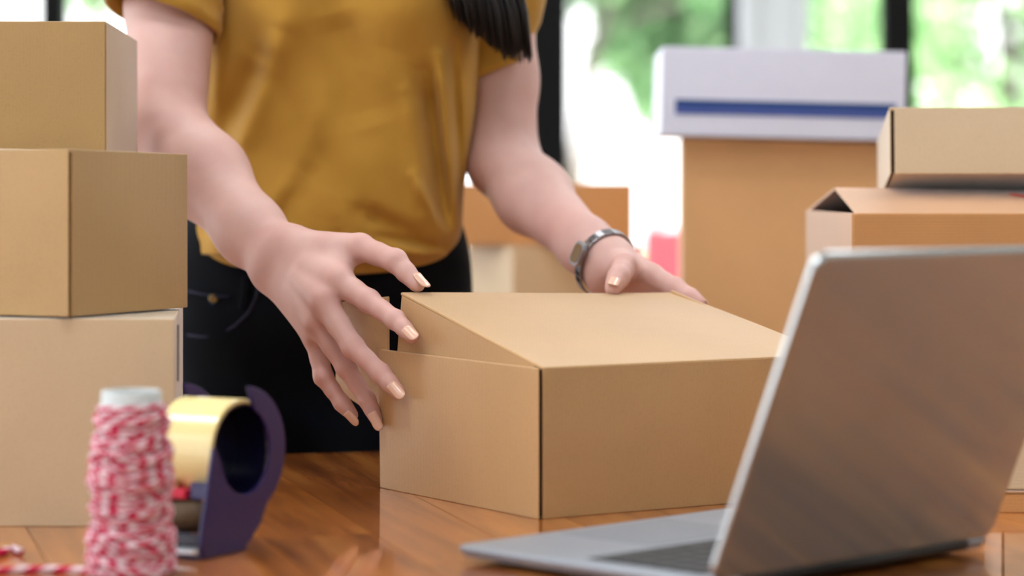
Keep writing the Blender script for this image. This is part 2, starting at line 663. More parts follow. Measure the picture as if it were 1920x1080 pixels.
# ------------------------------------------------------------------ outdoors
struct(MB().box((0, 26, -0.15), (60, 38.6, 0.1)).build('ground', M['paving']))
lawn = MB().box((0, 32, -0.09), (60, 24, 0.02)).build('lawn', M['lawn'])
tag(lawn, 'sunlit green lawn beyond the paving outside the windows', 'lawn', kind='stuff')


def leaves(center, rad, n, size, seed, hole=None):
    r = np.random.default_rng(seed)
    d = r.normal(size=(n, 3))
    d /= np.linalg.norm(d, axis=1)[:, None]
    rr = r.uniform(0.25, 1.0, n) ** 0.6
    # clumps
    cl = r.normal(size=(26, 3))
    cl /= np.linalg.norm(cl, axis=1)[:, None]
    cl *= r.uniform(0.5, 0.95, (26, 1))
    which = r.integers(0, 26, n)
    p = cl[which] + d * rr[:, None] * r.uniform(0.22, 0.42, (n, 1))
    p = p * np.array(rad) + np.array(center)
    if hole is not None:
        p = p[hole(p)]
        n = len(p)
    a = r.normal(size=(n, 3))
    a /= np.linalg.norm(a, axis=1)[:, None]
    b = np.cross(a, r.normal(size=(n, 3)))
    b /= np.linalg.norm(b, axis=1)[:, None]
    s = size * r.uniform(0.7, 1.3, (n, 1))
    q = np.stack([p - a * s, p + b * s * 0.45, p + a * s, p - b * s * 0.45], 1)
    me = bpy.data.meshes.new('foliage')
    me.from_pydata(q.reshape(-1, 3).tolist(), [], np.arange(4 * n).reshape(-1, 4).tolist())
    at = me.attributes.new('tone', 'FLOAT', 'POINT')
    at.data.foreach_set('value', np.repeat(r.uniform(0, 1, n), 4).astype(np.float32))
    return me


def tree(px, py, d, rad, n, size, seed, mat, label, trunk_px=None, trunk_r=0.09, group=None):
    c = P(px, py, d)
    tx = P(trunk_px, 0, d).x if trunk_px else c.x
    root = empty('tree', (tx, d, -0.1), label, 'tree', group)
    pts = [(tx, d, -0.1), (tx + 0.02, d, 0.8), (tx * 0.8 + c.x * 0.2, d + 0.02, 1.6), ((tx + c.x) / 2, d, c.z), (c.x, d, c.z + rad[2] * 0.6)]
    mb = MB().tube(pts, [trunk_r, trunk_r * 0.9, trunk_r * 0.75, trunk_r * 0.5, 0.015], 10)
    r = random.Random(seed)
    for k in range(7):
        a = r.uniform(0, 2 * PI)
        z0 = c.z + r.uniform(-0.5, 0.2) * rad[2]
        mb.tube([((tx + c.x) / 2, d, z0), (c.x + math.cos(a) * rad[0] * 0.4, d + math.sin(a) * rad[1] * 0.4, z0 + 0.2 * rad[2]),
                 (c.x + math.cos(a) * rad[0] * 0.8, d + math.sin(a) * rad[1] * 0.8, z0 + 0.45 * rad[2])], [trunk_r * 0.4, trunk_r * 0.25, 0.01], 6)
    mb.build('trunk', M['bark'], root, smooth=True)
    o = link('foliage', leaves(c, rad, n, size, seed), M[mat], root)
    o['kind'] = 'stuff'
    return root


tree(1300, -90, 11.5, (0.62, 0.6, 0.62), 5000, 0.055, 1, 'leaf_deep', 'leafy green tree seen through the window left of the white column', 1060, 0.05)
tree(1215, 60, 13.0, (0.26, 0.3, 0.42), 1700, 0.05, 12, 'leaf_deep', 'small drooping green tree seen above the left end of the white box', 1222, 0.03)
tree(1590, -40, 14.0, (0.7, 0.7, 0.8), 4200, 0.06, 3, 'leaf', 'pale green tree seen between the white column and the thick black post', 1600, 0.06)
tree(1860, 60, 12.0, (0.75, 0.8, 0.75), 5600, 0.055, 4, 'leaf', 'bright green tree filling the window at the right edge', 1900, 0.07)
tree(2500, -60, 16.5, (1.3, 1.2, 1.2), 5000, 0.08, 5, 'leaf', 'wide pale tree standing beyond the right edge of view', 2200, 0.1)
tree(1000, -170, 16.5, (0.8, 0.8, 0.5), 2600, 0.07, 6, 'leaf', 'high thin tree crown behind the black hair', 950, 0.06)
tree(620, -40, 12.5, (0.8, 0.8, 0.9), 4500, 0.08, 8, 'leaf', 'broad tree hidden behind the person in the yellow shirt', 560, 0.1)
tree(150, -120, 15.5, (0.5, 0.6, 0.5), 2200, 0.07, 9, 'leaf', 'pale tree seen above the topmost box at the left', 200, 0.06)
for k in range(2):
    pass

# red garden chair on the paving outside
pc = P(1282, 430, 9.2)
rc = empty('garden_chair', (pc.x, 9.2, -0.1), 'red plastic garden chair outside, seen left of the tall orange carton', 'chair')
b_ = MB()
b_.box((pc.x + 0.06, 9.25, 0.36), (0.46, 0.45, 0.035))
b_.build('seat', M['red_chair'], rc, bevel=0.01)
MB().box((pc.x + 0.06, 9.05, 0.62), (0.44, 0.03, 0.5)).build('backrest', M['red_chair'], rc, bevel=0.012)
for sx in (-1, 1):
    for sy in (-1, 1):
        MB().tube([(pc.x + 0.06 + sx * 0.2, 9.25 + sy * 0.19, 0.35), (pc.x + 0.06 + sx * 0.23, 9.25 + sy * 0.22, -0.1)], [0.022, 0.018], 8).build('leg', M['red_chair'], rc, smooth=True)

# ------------------------------------------------------------------ packing table
q = Vector((0.9655, 0.2604, 0))          # across the planks, along the far edge
p = Vector((0.2604, -0.9655, 0))         # along the planks, towards the camera
O = Vector((-0.18, 2.565, 0))
tbl = empty('packing_table', (0.1, 1.8, 0), 'long varnished orange-brown plank table under the boxes and the laptop', 'table')
PW, TL, TT = 0.085, 1.62, 0.032
k0, k1 = -13, 15
rot = Matrix((( p.x, q.x, 0, 0), (p.y, q.y, 0, 0), (0, 0, 1, 0), (0, 0, 0, 1)))
# p x q points down or up; keep the plank frame right handed
if p.cross(q).z < 0:
    rot = Matrix(((p.x, -q.x, 0, 0), (p.y, -q.y, 0, 0), (0, 0, 1, 0), (0, 0, 0, 1)))
for k in range(k0, k1):
    cut = [0.0, 0.55 + 0.5 * random.random(), TL] if True else [0, TL]
    for a, b in zip(cut, cut[1:]):
        ln = b - a - 0.0006
        mb = MB().box((0, 0, 0), (ln, PW - 0.0007, TT))
        o = bpy.data.objects.new('plank', mb.mesh('plank'))
        C.objects.link(o)
        o.data.materials.append(M['wood'])
        cpos = O + q * ((k + 0.5) * PW) + p * ((a + b) / 2) + Z * (TZ - TT / 2)
        o.parent = tbl
        mt = rot.copy()
        mt.translation = cpos - tbl.location
        o.matrix_local = mt
cc0 = O + q * ((k0 + k1) / 2 * PW) + p * (TL / 2)
MB().box((cc0.x, cc0.y, TZ - TT - 0.004), (TL - 0.01, (k1 - k0) * PW - 0.01, 0.008), (p, q, Z)).build('light_block_board', M['wood_dark'], tbl)  # unseen board added to stop light leaking through the plank gaps
for sq in (k0 * PW + 0.12, k1 * PW - 0.12):
    for sp in (0.1, TL - 0.1):
        c = O + q * sq + p * sp
        MB().box((c.x, c.y, (TZ - TT - 0.008) / 2), (0.07, 0.07, TZ - TT - 0.008), (p, q, Z)).build('leg', M['wood_dark'], tbl, bevel=0.004)
for sp in (0.09, TL - 0.09):
    c = O + q * ((k0 + k1) / 2 * PW) + p * sp
    MB().box((c.x, c.y, TZ - TT - 0.053), (0.022, (k1 - k0) * PW - 0.3, 0.09), (p, q, Z)).build('apron', M['wood_dark'], tbl)

# rear table carrying the cartons behind the person
rt = empty('rear_table', (0.3, 3.75, 0), 'plain dark table behind the person, carrying the tall orange carton', 'table')
MB().box((0.3, 3.75, TZ - 0.015), (2.0, 1.2, 0.03)).build('tabletop', M['wood_dark'], rt, bevel=0.003)
for sx in (-0.92, 0.92):
    for sy in (-0.52, 0.52):
        MB().box((0.3 + sx, 3.75 + sy, 0.36), (0.06, 0.06, 0.72)).build('leg', M['wood_dark'], rt)

# ------------------------------------------------------------------ the box being closed
P0 = V2(0.0212, 2.05, TZ)
u = V2(0.843, 0.537).normalized()
vv = V2(-0.537, 0.843).normalized()
BL, BW, BH = 0.304, 0.2566, 0.1212
mb_root = empty('mailer_box', P0, 'open kraft mailer box with a half closed lid between the two hands', 'box')
th = 0.0032
A, B, Cc, D = P0, P0 + u * BL, P0 + u * BL + vv * BW, P0 + vv * BW
H = Z * BH
g = 0.0022
slab('front_panel', [A + u * 0.0050, B - u * g, B - u * g + H, A + u * 0.0050 + H], -vv, th, M['kraft'], mb_root, 0.0012, 10)
slab('side_panel', [D + vv * 0.001, A + vv * 0.0005, A + vv * 0.0005 + H, D + vv * 0.004 + Z * (BH + 0.0015)], -u, 0.0016, M['kraft'], mb_root, 0.0015, 10, 0.0012)
slab('side_panel', [B + vv * g, Cc, Cc + H, B + vv * g + H], u, th, M['kraft'], mb_root, 0.001, 6)
slab('back_panel', [Cc - u * g, D + u * g + u * 0.002, D + u * 0.004 + Z * (BH - 0.005), Cc - u * g + Z * (BH - 0.005)], vv, th, M['kraft'], mb_root, 0.0, 6)
slab('bottom_panel', [A + (u + vv) * 0.004, B + (vv - u) * 0.004, Cc - (u + vv) * 0.004, D + (u - vv) * 0.004], -Z, th, M['kraft'], mb_root, 0, 2)
# inner turned-in walls
slab('rolled_edge', [D + u * 0.0018 - vv * 0.002, A + u * 0.0018 + vv * 0.0065, A + u * 0.0018 + vv * 0.0065 + H, D + u * 0.0018 - vv * 0.002 + vv * 0.004 + Z * (BH + 0.0015)], -u, 0.0022, M['kraft'], mb_root, 0.0015, 10, 0.0008)
MB().box(A + u * 0.0035 + vv * 0.0042 + H / 2, (0.0034, 0.0036, BH - 0.004), (u, vv, Z)).build('slot_shade_strip', M['kraft_shade'], mb_root)  # filler strip coloured dark to paint the shade in the slot
slab('inner_wall', [A + u * 0.0055 + vv * 0.006, A + u * BL * 0.98 + vv * 0.006, A + u * BL * 0.98 + vv * 0.006 + Z * (BH - 0.002), A + u * 0.0055 + vv * 0.006 + Z * (BH - 0.002)], -vv, 0.002, M['kraft_shade'], mb_root, 0, 2)  # wall given a dark colour to paint the shaded interior
phi = math.radians(12.6)
lv = vv * math.cos(phi) + Z * math.sin(phi)        # along the lid
ln_ = -vv * math.sin(phi) + Z * math.cos(phi)      # lid normal
LL = 0.2345
a0 = A + u * 0.0043 + H + Z * 0.0008
b0 = B - u * 0.001 + H + Z * 0.0008


def lid_warp(uu, ww):
    return 0.0016 * math.sin(3.0 * uu + 2 * ww) * ww - 0.004 * uu * ww * ww


lid = slab('lid', [a0, b0, b0 + lv * LL, a0 + lv * LL], ln_, th, M['kraft'], mb_root, 0.001, 12, 0.0014, lid_warp)
fl = 0.064
e0 = a0 + u * 0.0002 - ln_ * 0.0012
slab('lid_side_flap', [e0 + lv * 0.012, e0 + lv * (LL - 0.002), e0 + lv * (LL - 0.006) - ln_ * fl, e0 + lv * 0.03 - ln_ * fl], -u, th, M['kraft'], lid, 0.0, 6)
e1 = b0 - u * 0.0035 - ln_ * 0.003
slab('lid_side_flap', [e1 + lv * 0.012, e1 + lv * (LL - 0.002), e1 + lv * (LL - 0.006) - ln_ * fl, e1 + lv * 0.03 - ln_ * fl], u, th, M['kraft'], lid, 0.0, 6)
# tuck flap hanging from the raised edge and its wing sticking out past the side wall
tf = vv * 0.25 - Z * 0.97
t0, t1 = a0 + lv * (LL + 0.002) + u * 0.012 - ln_ * 0.0035, b0 + lv * (LL + 0.002) - u * 0.012 - ln_ * 0.0095
slab('tuck_flap', [t0, t1, t1 + tf * 0.1 - u * 0.012, t0 + tf * 0.1 + u * 0.012], vv, th, M['kraft'], lid, 0.0, 6)
wing = [P(727, 556, 2.285), P(640, 566, 2.335), P(627, 728, 2.345), P(727, 797, 2.29)]
slab('tuck_wing', wing, (-0.5, -0.86, 0), th, M['kraft'], lid, 0.003, 6)

# ------------------------------------------------------------------ left stack
front = lambda ang: V2(math.cos(ang), math.sin(ang))
low = mailer('shipping_box', (-0.70, 2.008, TZ), (1, 0, 0), (-0.106, 0.994, 0), 0.435, 0.30, 0.1632, 'kraft_grey',
             'large pale kraft box at the bottom of the left stack', group='boxes stacked at the left', bulge=0.0006)
# dark strip painted as the shade in the lower box's corner slit
sx = -0.265
MB().box((sx - 0.0002, 2.03, TZ + 0.135), (0.001, 0.003, 0.045)).build('slit_shade_strip', M['kraft_shade'], low)
c2 = V2(-0.3470, 2.002, TZ + 0.1650)
r2 = V2(0.42, 0.907).normalized()
l2 = V2(-0.907, 0.42).normalized()
mid = empty('shipping_box', c2, 'deep kraft box standing corner forward in the middle of the left stack', 'box', 'boxes stacked at the left')


def carton_walls(root, A, u, v, L, W, h, mat, gap=0.0022, dark='kraft_shade', bul=0.0015, top_sag=(0, 0), up=Z):
    th = 0.003
    B, Cc, D = A + u * L, A + u * L + v * W, A + v * W
    H = up * h
    n = u.cross(v)
    s = 1 if n.z > 0 else -1
    if gap:
        MB().box(A + u * (gap * 0.5 + 0.0013) + v * 0.004 + H / 2, (gap * 1.0, 0.0036, h - 0.004), (u, v, up)).build('slot_shade_strip', M[dark], root)  # dark strip painted in place of shade in the corner gap
    fg_ = gap + 0.0014 if gap else 0.0
    slab('front_panel', [A + u * fg_, B, B + H - up * top_sag[0], A + u * fg_ + H], -v, th, M[mat], root, bul, 8)
    slab('side_panel', [A + v * gap * 0.15, D, D + H - up * top_sag[1], A + v * gap * 0.15 + H], -u, 0.0014 if gap else th, M[mat], root, bul, 8)
    slab('side_panel', [B + v * gap, Cc, Cc + H, B + v * gap + H - up * top_sag[0]], u, th, M[mat], root, bul, 6)
    slab('back_panel', [D + u * gap, Cc - u * gap, Cc + H - u * gap, D + u * gap + H - up * top_sag[1]], v, th, M[mat], root, bul, 6)
    slab('bottom_panel', [A + (u + v) * .004, B + (v - u) * .004, Cc - (u + v) * .004, D + (u - v) * .004], -up, th, M[mat], root, 0, 2)
    slab('lid', [A + H, B + H - up * top_sag[0], Cc + H, D + H - up * top_sag[1]], up, th, M[mat], root, bul, 6)
    i = 0.0055
    ms = max(top_sag)
    MB().prism([A + (u + v) * i + up * .003, B + (v - u) * i + up * .003, Cc - (u + v) * i + up * .003, D + (u - v) * i + up * .003], up, h - 0.008 - ms).build('filler_core', M[dark], root)  # solid filler, coloured as the shaded inside where dark is left at default


carton_walls(mid, c2, r2, l2, 0.174, 0.33, 0.1315, 'kraft_olive', 0.003, bul=0.003, top_sag=(0.002, 0))
top_ = empty('shipping_box', (-0.344, 2.165, TZ + 0.2972), 'kraft box at the top of the left stack, beside the bare arm', 'box', 'boxes stacked at the left')
carton_walls(top_, V2(-0.344, 2.165, TZ + 0.2972), V2(-0.052, 0.9986), V2(-0.9986, -0.03).normalized(), 0.285, 0.26, 0.1098, 'kraft_olive', 0.003, bul=0.0015)

# ------------------------------------------------------------------ right stack
ob = V2(0.3195, 2.40, TZ)
orange = empty('shipping_box', ob, 'orange kraft box with raised tent-like top flaps behind the laptop', 'box', 'boxes stacked at the right')
oL, oW, oH = 0.36, 0.325, 0.242
ou, ov = V2(1, 0.0), V2(-0.02, 1).normalized()
oA, oB, oC, oD = ob, ob + ou * oL, ob + ou * oL + ov * oW, ob + ov * oW
HH = Z * oH
slab('front_panel', [oA, oB, oB + HH, oA + HH], -ov, 0.004, M['kraft_orange'], orange, 0.002, 8, 0.003)
slab('side_panel', [oA + ov * .004, oD - ov * .004, oD + HH - ov * .004, oA + HH + ov * .004], -ou, 0.004, M['kraft_orange'], orange, 0.001, 6)
slab('side_panel', [oB + ov * .004, oC - ov * .004, oC + HH - ov * .004, oB + HH + ov * .004], ou, 0.004, M['kraft_orange'], orange, 0.001, 6)
slab('back_panel', [oD, oC, oC + HH, oD + HH], ov, 0.004, M['kraft_orange'], orange, 0.001, 6)
slab('bottom_panel', [oA + (ou + ov) * .005, oB + (ov - ou) * .005, oC - (ou + ov) * .005, oD + (ou - ov) * .005], -Z, 0.004, M['kraft_orange'], orange, 0, 2)
slab('inner_flap', [oA + HH + ou * .006 + ov * .01 - Z * .004, oD + HH + ou * .006 - ov * .01 - Z * .004, oD + HH + ou * .14 - ov * .02 - Z * .03, oA + HH + ou * .14 + ov * .02 - Z * .03], Z, 0.003, M['kraft_shade'], orange, 0, 4)  # flap coloured dark to paint the shade under the raised top
ridge = 0.0245
mA = oA + ov * (oW * 0.5) + HH + Z * ridge
mB = oB + ov * (oW * 0.5) + HH + Z * (ridge - 0.006)
slab('top_flap', [oA + HH + ou * 0.004, oB + HH, mB - ov * 0.0015, mA - ov * 0.0015 + ou * 0.007], (0, -0.15, 1), 0.0035, M['kraft_orange'], orange, 0.003, 10, 0.0012)
slab('top_flap', [oD + HH + ou * 0.001, oC + HH, mB + ov * 0.0015, mA + ov * 0.0015 + ou * 0.007], (0, 0.15, 1), 0.0035, M['kraft_orange'], orange, 0.001, 10, 0.0012)
pr = oA + HH + ou * 0.166
n_ = Vector((0, -0.15, 1)).normalized()
slab('printed_mark', [pr + ov * .09 + Z * .0178, pr + ou * .03 + ov * .055 + Z * .0123, pr + ou * .036 + ov * .06 + Z * .0129, pr + ou * .006 + ov * .095 + Z * .0183], n_, 0.0006, M['red_print'], orange, 0, 2, 0)

tl = math.radians(8.2)
tv = Vector((0.085, math.cos(tl), -math.sin(tl))).normalized()
tu = Vector((1, -0.085, 0)).normalized()
tn = tu.cross(tv).normalized()
tb0 = Vector((0.3690, 2.497, TZ + 0.2795))
pale = empty('shipping_box', tb0, 'shallow pale kraft box tilted on top of the right stack', 'box', 'boxes stacked at the right')
carton_walls(pale, tb0, tu, tv, 0.30, 0.21, 0.066, 'kraft_pale', 0.0035, bul=0.001, up=tn)

fm = V2(0.388, 2.095, TZ)
flatb = empty('flat_box', fm, 'flat orange kraft box lying on the table at the right edge, under the pale box', 'box', 'boxes low at the right edge')
carton_walls(flatb, fm, V2(1, -0.12).normalized(), V2(0.12, 1).normalized(), 0.3, 0.24, 0.017, 'kraft_orange', bul=0.0)
lb = V2(0.402, 2.105, TZ + 0.0178)
carton_walls(empty('shipping_box', lb, 'pale kraft box peeking out right of the laptop lid', 'box', 'boxes low at the right edge'), lb,
             V2(1, -0.12).normalized(), V2(0.12, 1).normalized(), 0.26, 0.2, 0.13, 'kraft_pale', bul=0.001)

# ------------------------------------------------------------------ cartons on the rear table
tall = V2(P(1279, 0, 3.25).x, 3.25, TZ)
tu_, tv_ = V2(0.998, -0.05).normalized(), V2(0.05, 0.998).normalized()
th_ = CAM_Z - (257 - 350) / F * 3.25 - TZ
tallc = empty('carton', tall, 'tall plain orange carton under the white box, behind the hand', 'carton')
carton_walls(tallc, tall, tu_, tv_, 0.29, 0.28, th_, 'carton_orange', 0.0, bul=0.001, top_sag=(0.009, 0))
wb = Vector((P(1238, 0, 3.2).x, 3.2, TZ + th_ + 0.0018))
wu, wv_ = Vector((0.999, -0.02, -0.024)).normalized(), V2(0.02, 0.999).normalized()
wn_ = wu.cross(wv_).normalized()
white = empty('white_box', wb, 'white cardboard box with a blue stripe on top of the tall orange carton', 'box')
WL, WW, WH = 0.305, 0.27, 0.111
carton_walls(white, wb, wu, wv_, WL, WW, WH, 'white_card', 0.0, bul=0.001, dark='white_card', up=wn_)
for zz, hh, mm, nm in ((0.0365, 0.0085, 'blue_print', 'dark_stripe'), (0.0265, 0.0100, 'blue_print_light', 'light_stripe')):
    s0 = wb + wu * 0.018 - wv_ * 0.0014 + wn_ * zz
    s1 = s0 + wu * (WL - 0.03)
    slab('printed_' + nm, [s0, s1, s1 + wn_ * hh, s0 + wn_ * hh], -wv_, 0.0008, M[mm], white, 0.0009, 6, 0)
tan0 = V2(P(962, 0, 3.55).x, 3.55, TZ)
tanb = empty('shipping_box', tan0, 'small tan box under the brown box, seen below the bare forearm', 'box', 'boxes behind the forearm')
tz1 = CAM_Z - (462 - 350) / F * 3.57 - TZ
carton_walls(tanb, tan0, V2(0.90, 0.44).normalized(), V2(-0.6, 0.8).normalized(), 0.2, 0.11, tz1, 'kraft_grey', 0.0, bul=0.001)
br0 = V2(P(852, 0, 3.56).x, 3.56, TZ + tz1 + 0.0015)
bz = CAM_Z - (344 - 350) / F * 3.56 - br0.z
brown = empty('shipping_box', br0, 'brown box behind the bare forearm, on the small tan box', 'box', 'boxes behind the forearm')
carton_walls(brown, br0, V2(0.998, 0.05).normalized(), V2(-0.05, 0.998).normalized(), 0.249, 0.22, bz, 'kraft_orange', 0.0, bul=0.001)


# ------------------------------------------------------------------ signed distance modelling for the figure
class Prim:
    __slots__ = ('k', 'a', 'b', 'ra', 'rb')

    def __init__(self, k, a, b, ra, rb):
        self.k = k
        self.a = np.array(a, float)
        self.b = np.array(b, float)
        self.ra = ra
        self.rb = rb

    def d(self, x):
        if self.k == 'c':
            ba = self.b - self.a
            pa = x - self.a
            h = np.clip(pa @ ba / max(ba @ ba, 1e-12), 0, 1)
            return np.sqrt(((pa - h[:, None] * ba) ** 2).sum(1)) - (self.ra + (self.rb - self.ra) * h)
        pr_ = (x - self.a) @ self.rb
        r = self.b
        k0 = np.sqrt(((pr_ / r) ** 2).sum(1)) + 1e-9
        k1 = np.sqrt(((pr_ / (r * r)) ** 2).sum(1)) + 1e-9
        return k0 * (k0 - 1) / k1

    def low(self, c):
        if self.k == 'c':
            ba = self.b - self.a
            pa = c - self.a
            h = min(1, max(0, pa @ ba / max(ba @ ba, 1e-12)))
            return np.linalg.norm(pa - h * ba) - max(self.ra, self.rb)
        return np.linalg.norm(c - self.a) - self.b.max()


def cone(a, b, ra, rb):
    return Prim('c', a, b, ra, rb)


def ell(c, r, R=None):
    return Prim('e', c, r, None, np.eye(3) if R is None else R)


def smin(a, b, k):
    h = np.maximum(k - np.abs(a - b), 0) / k
    return np.minimum(a, b) - h * h * k * 0.25


def field(groups, x, c=None, rad=0):
    out = None
    for prims, ki, kj in groups:
        g = None
        for pm in prims:
            if c is not None and pm.low(c) - rad > 0.05:
                continue
            d = pm.d(x)
            g = d if g is None else smin(g, d, ki)
        if g is None:
            continue
        out = g if out is None else smin(out, g, kj)
    if out is None:
        out = np.full(len(x), 1.0)
    return out


def surface_net(groups, lo, hi, h, B=16):
    lo = np.array(lo, float)
    n = np.ceil((np.array(hi) - lo) / (h * B)).astype(int)
    big = 1 << 20
    rad = h * (B + 2) * 0.5 * math.sqrt(3)
    gi = np.stack(np.meshgrid(*[np.arange(k) for k in n], indexing='ij'), -1).reshape(-1, 3)
    cen = lo + (gi * B + (B - 1) / 2.0) * h
    fv = field(groups, cen)
    act = gi[np.abs(fv) < rad * 1.7 + 0.012]
    loc = np.stack(np.meshgrid(*[np.arange(-1, B + 1)] * 3, indexing='ij'), -1).reshape(-1, 3)
    m = B + 2
    ids, pos, quads = [], [], []
    corners = np.array([(i, j, k) for i in (0, 1) for j in (0, 1) for k in (0, 1)])
    edges = [(a, b) for a in range(8) for b in range(a + 1, 8) if np.abs(corners[a] - corners[b]).sum() == 1]
    for g in act:
        base = g * B
        pts = lo + (loc + base) * h
        c = lo + (base + (B - 1) / 2.0) * h
        f = field(groups, pts, c, rad).reshape(m, m, m)
        s = f < 0
        if s.all() or not s.any():
            continue
        cnt = np.zeros((m - 1,) * 3, int)
        for a in corners:
            cnt += s[a[0]:a[0] + m - 1, a[1]:a[1] + m - 1, a[2]:a[2] + m - 1]
        ci = np.argwhere((cnt > 0) & (cnt < 8))
        if len(ci) == 0:
            continue
        vals = np.stack([f[ci[:, 0] + a[0], ci[:, 1] + a[1], ci[:, 2] + a[2]] for a in corners], 1)
        acc = np.zeros((len(ci), 3))
        num = np.zeros(len(ci))
        for a, b in edges:
            va, vb = vals[:, a], vals[:, b]
            cr = (va < 0) != (vb < 0)
            tt = np.where(cr, va / np.where(cr, va - vb, 1), 0)
            acc += np.where(cr[:, None], corners[a] + tt[:, None] * (corners[b] - corners[a]), 0)
            num += cr
        gp = ci - 1 + base
        pos.append(lo + (gp + acc / num[:, None]) * h)
        gid = lambda q_: ((q_[:, 0] + 8) * big + (q_[:, 1] + 8)) * big + (q_[:, 2] + 8)
        ids.append(gid(gp))
        for ax in range(3):
            o1, o2 = [(1, 2), (2, 0), (0, 1)][ax]
            sl = [slice(1, B + 1)] * 3
            s0 = s[tuple(sl)]
            sl2 = list(sl)
            sl2[ax] = slice(2, B + 2)
            s1 = s[tuple(sl2)]
            e = np.argwhere(s0 != s1)
            if len(e) == 0:
                continue
            ins = s0[e[:, 0], e[:, 1], e[:, 2]]
            ge = e + base
            d1 = np.zeros(3, int)
            d1[o1] = 1
            d2 = np.zeros(3, int)
            d2[o2] = 1
            qd = np.stack([gid(ge - d1 - d2), gid(ge - d2), gid(ge), gid(ge - d1)], 1)
            qd[~ins] = qd[~ins][:, ::-1]
            quads.append(qd)
    ids = np.concatenate(ids)
    pos = np.concatenate(pos)
    quads = np.concatenate(quads)
    uid, first = np.unique(ids, return_index=True)
    return pos[first], np.searchsorted(uid, quads)


def np_mesh(name, V, Q):
    me = bpy.data.meshes.new(name)
    me.vertices.add(len(V))
    me.vertices.foreach_set('co', V.astype(np.float32).ravel())
    me.loops.add(Q.size)
    me.loops.foreach_set('vertex_index', Q.astype(np.int32).ravel())
    me.polygons.add(len(Q))
    me.polygons.foreach_set('loop_start', np.arange(0, Q.size, 4, dtype=np.int32))
    me.update(calc_edges=True)
    me.validate()
    return me


def relax(V, Q, it=2, f=0.5):
    n = len(V)
    for _ in range(it):
        acc = np.zeros_like(V)
        cnt = np.zeros(n)
        for a, b in ((0, 1), (1, 2), (2, 3), (3, 0)):
            np.add.at(acc, Q[:, a], V[Q[:, b]])
            np.add.at(cnt, Q[:, a], 1)
        V = V * (1 - f) + f * acc / np.maximum(cnt, 1)[:, None]
    return V


# ------------------------------------------------------------------ person
def chain(pts):
    out = []
    for i, (a, b) in enumerate(zip(pts, pts[1:])):
        m_ = a[0].lerp(b[0], 0.5)
        rm = (a[1] + b[1]) / 2 * (0.93 if i < 2 else 1.0)
        out += [cone(a[0], m_, a[1], rm), cone(m_, b[0], rm, b[1])]
        if 0 < i:
            out.append(cone(a[0] + Vector((0, -0.0004, 0.0002)), a[0] + Vector((0, -0.0005, 0.0002)), a[1] * 1.03, a[1] * 1.03))
    return out


def J(px, py, d, r):
    return (P(px, py, d), r)


sh_r = (Vector((-0.345, 2.63, 1.335)), 0.050)
el_r = J(310, 238, 2.50, 0.041)
wr_r = P(524, 489, 2.348)
right_arm = [
    cone(sh_r[0], Vector((-0.343, 2.575, 1.20)), 0.050, 0.0435),
    cone(Vector((-0.343, 2.575, 1.20)), el_r[0], 0.0435, 0.0395),
    cone(el_r[0], P(385, 330, 2.45), 0.0395, 0.0385),
    cone(P(385, 330, 2.45), P(470, 434, 2.385), 0.0385, 0.0295),
    cone(P(470, 434, 2.385), P(518, 482, 2.352), 0.0295, 0.025),
]
rh_mcp = {'i': J(636, 528, 2.281, 0.0128), 'm': J(607, 566, 2.277, 0.0126), 'r': J(595, 604, 2.288, 0.0118), 'p': J(592, 634, 2.304, 0.0105)}
right_palm = [
    cone(P(534, 466, 2.350), P(514, 508, 2.352), 0.0215, 0.0205),
    cone(P(545, 470, 2.345), rh_mcp['i'][0], 0.0205, 0.0120),
    cone(P(538, 488, 2.345), rh_mcp['m'][0], 0.0205, 0.0120),
    cone(P(528, 502, 2.347), rh_mcp['r'][0], 0.0195, 0.0115),
    cone(P(520, 514, 2.350), rh_mcp['p'][0], 0.0180, 0.0105),
    cone(P(560, 470, 2.338), P(668, 466, 2.305), 0.0200, 0.0130),
    cone(P(640, 480, 2.306), P(636, 514, 2.290), 0.0110, 0.0110),
]
rh = {
    't': [J(612, 470, 2.320, 0.015), J(676, 464, 2.300, 0.0122), J(741, 489, 2.272, 0.0104), J(782, 533, 2.255, 0.0076)],
    'i': [rh_mcp['i'], J(691, 564, 2.258, 0.0102), J(742, 600, 2.229, 0.0086), J(773, 631, 2.207, 0.0064)],
    'm': [rh_mcp['m'], J(662, 651, 2.254, 0.0100), J(714, 700, 2.236, 0.0086), J(746, 735, 2.222, 0.0066)],
    'r': [rh_mcp['r'], J(649, 690, 2.274, 0.0088), J(688, 749, 2.267, 0.0076), J(706, 787, 2.262, 0.0060)],
    'p': [rh_mcp['p'], J(606, 706, 2.294, 0.0086), J(641, 756, 2.290, 0.0072), J(661, 778, 2.288, 0.0056)],
}
sh_l = (Vector((-0.020, 2.70, 1.335)), 0.048)
el_l = P(944, 303, 2.67)
left_arm = [
    cone(sh_l[0], P(938, 150, 2.70), 0.047, 0.037),
    cone(P(938, 150, 2.70), el_l, 0.037, 0.0370),
    cone(el_l, P(1000, 368, 2.615), 0.0370, 0.0360),
    cone(P(1000, 368, 2.615), P(1100, 462, 2.505), 0.0360, 0.0245),
    cone(P(1100, 462, 2.505), P(1138, 492, 2.472), 0.0245, 0.0215),
]
lh_mcp = {'i': J(1222, 518, 2.442, 0.0118), 'm': J(1212, 534, 2.456, 0.0116), 'r': J(1198, 552, 2.468, 0.011), 'p': J(1182, 566, 2.478, 0.0102)}
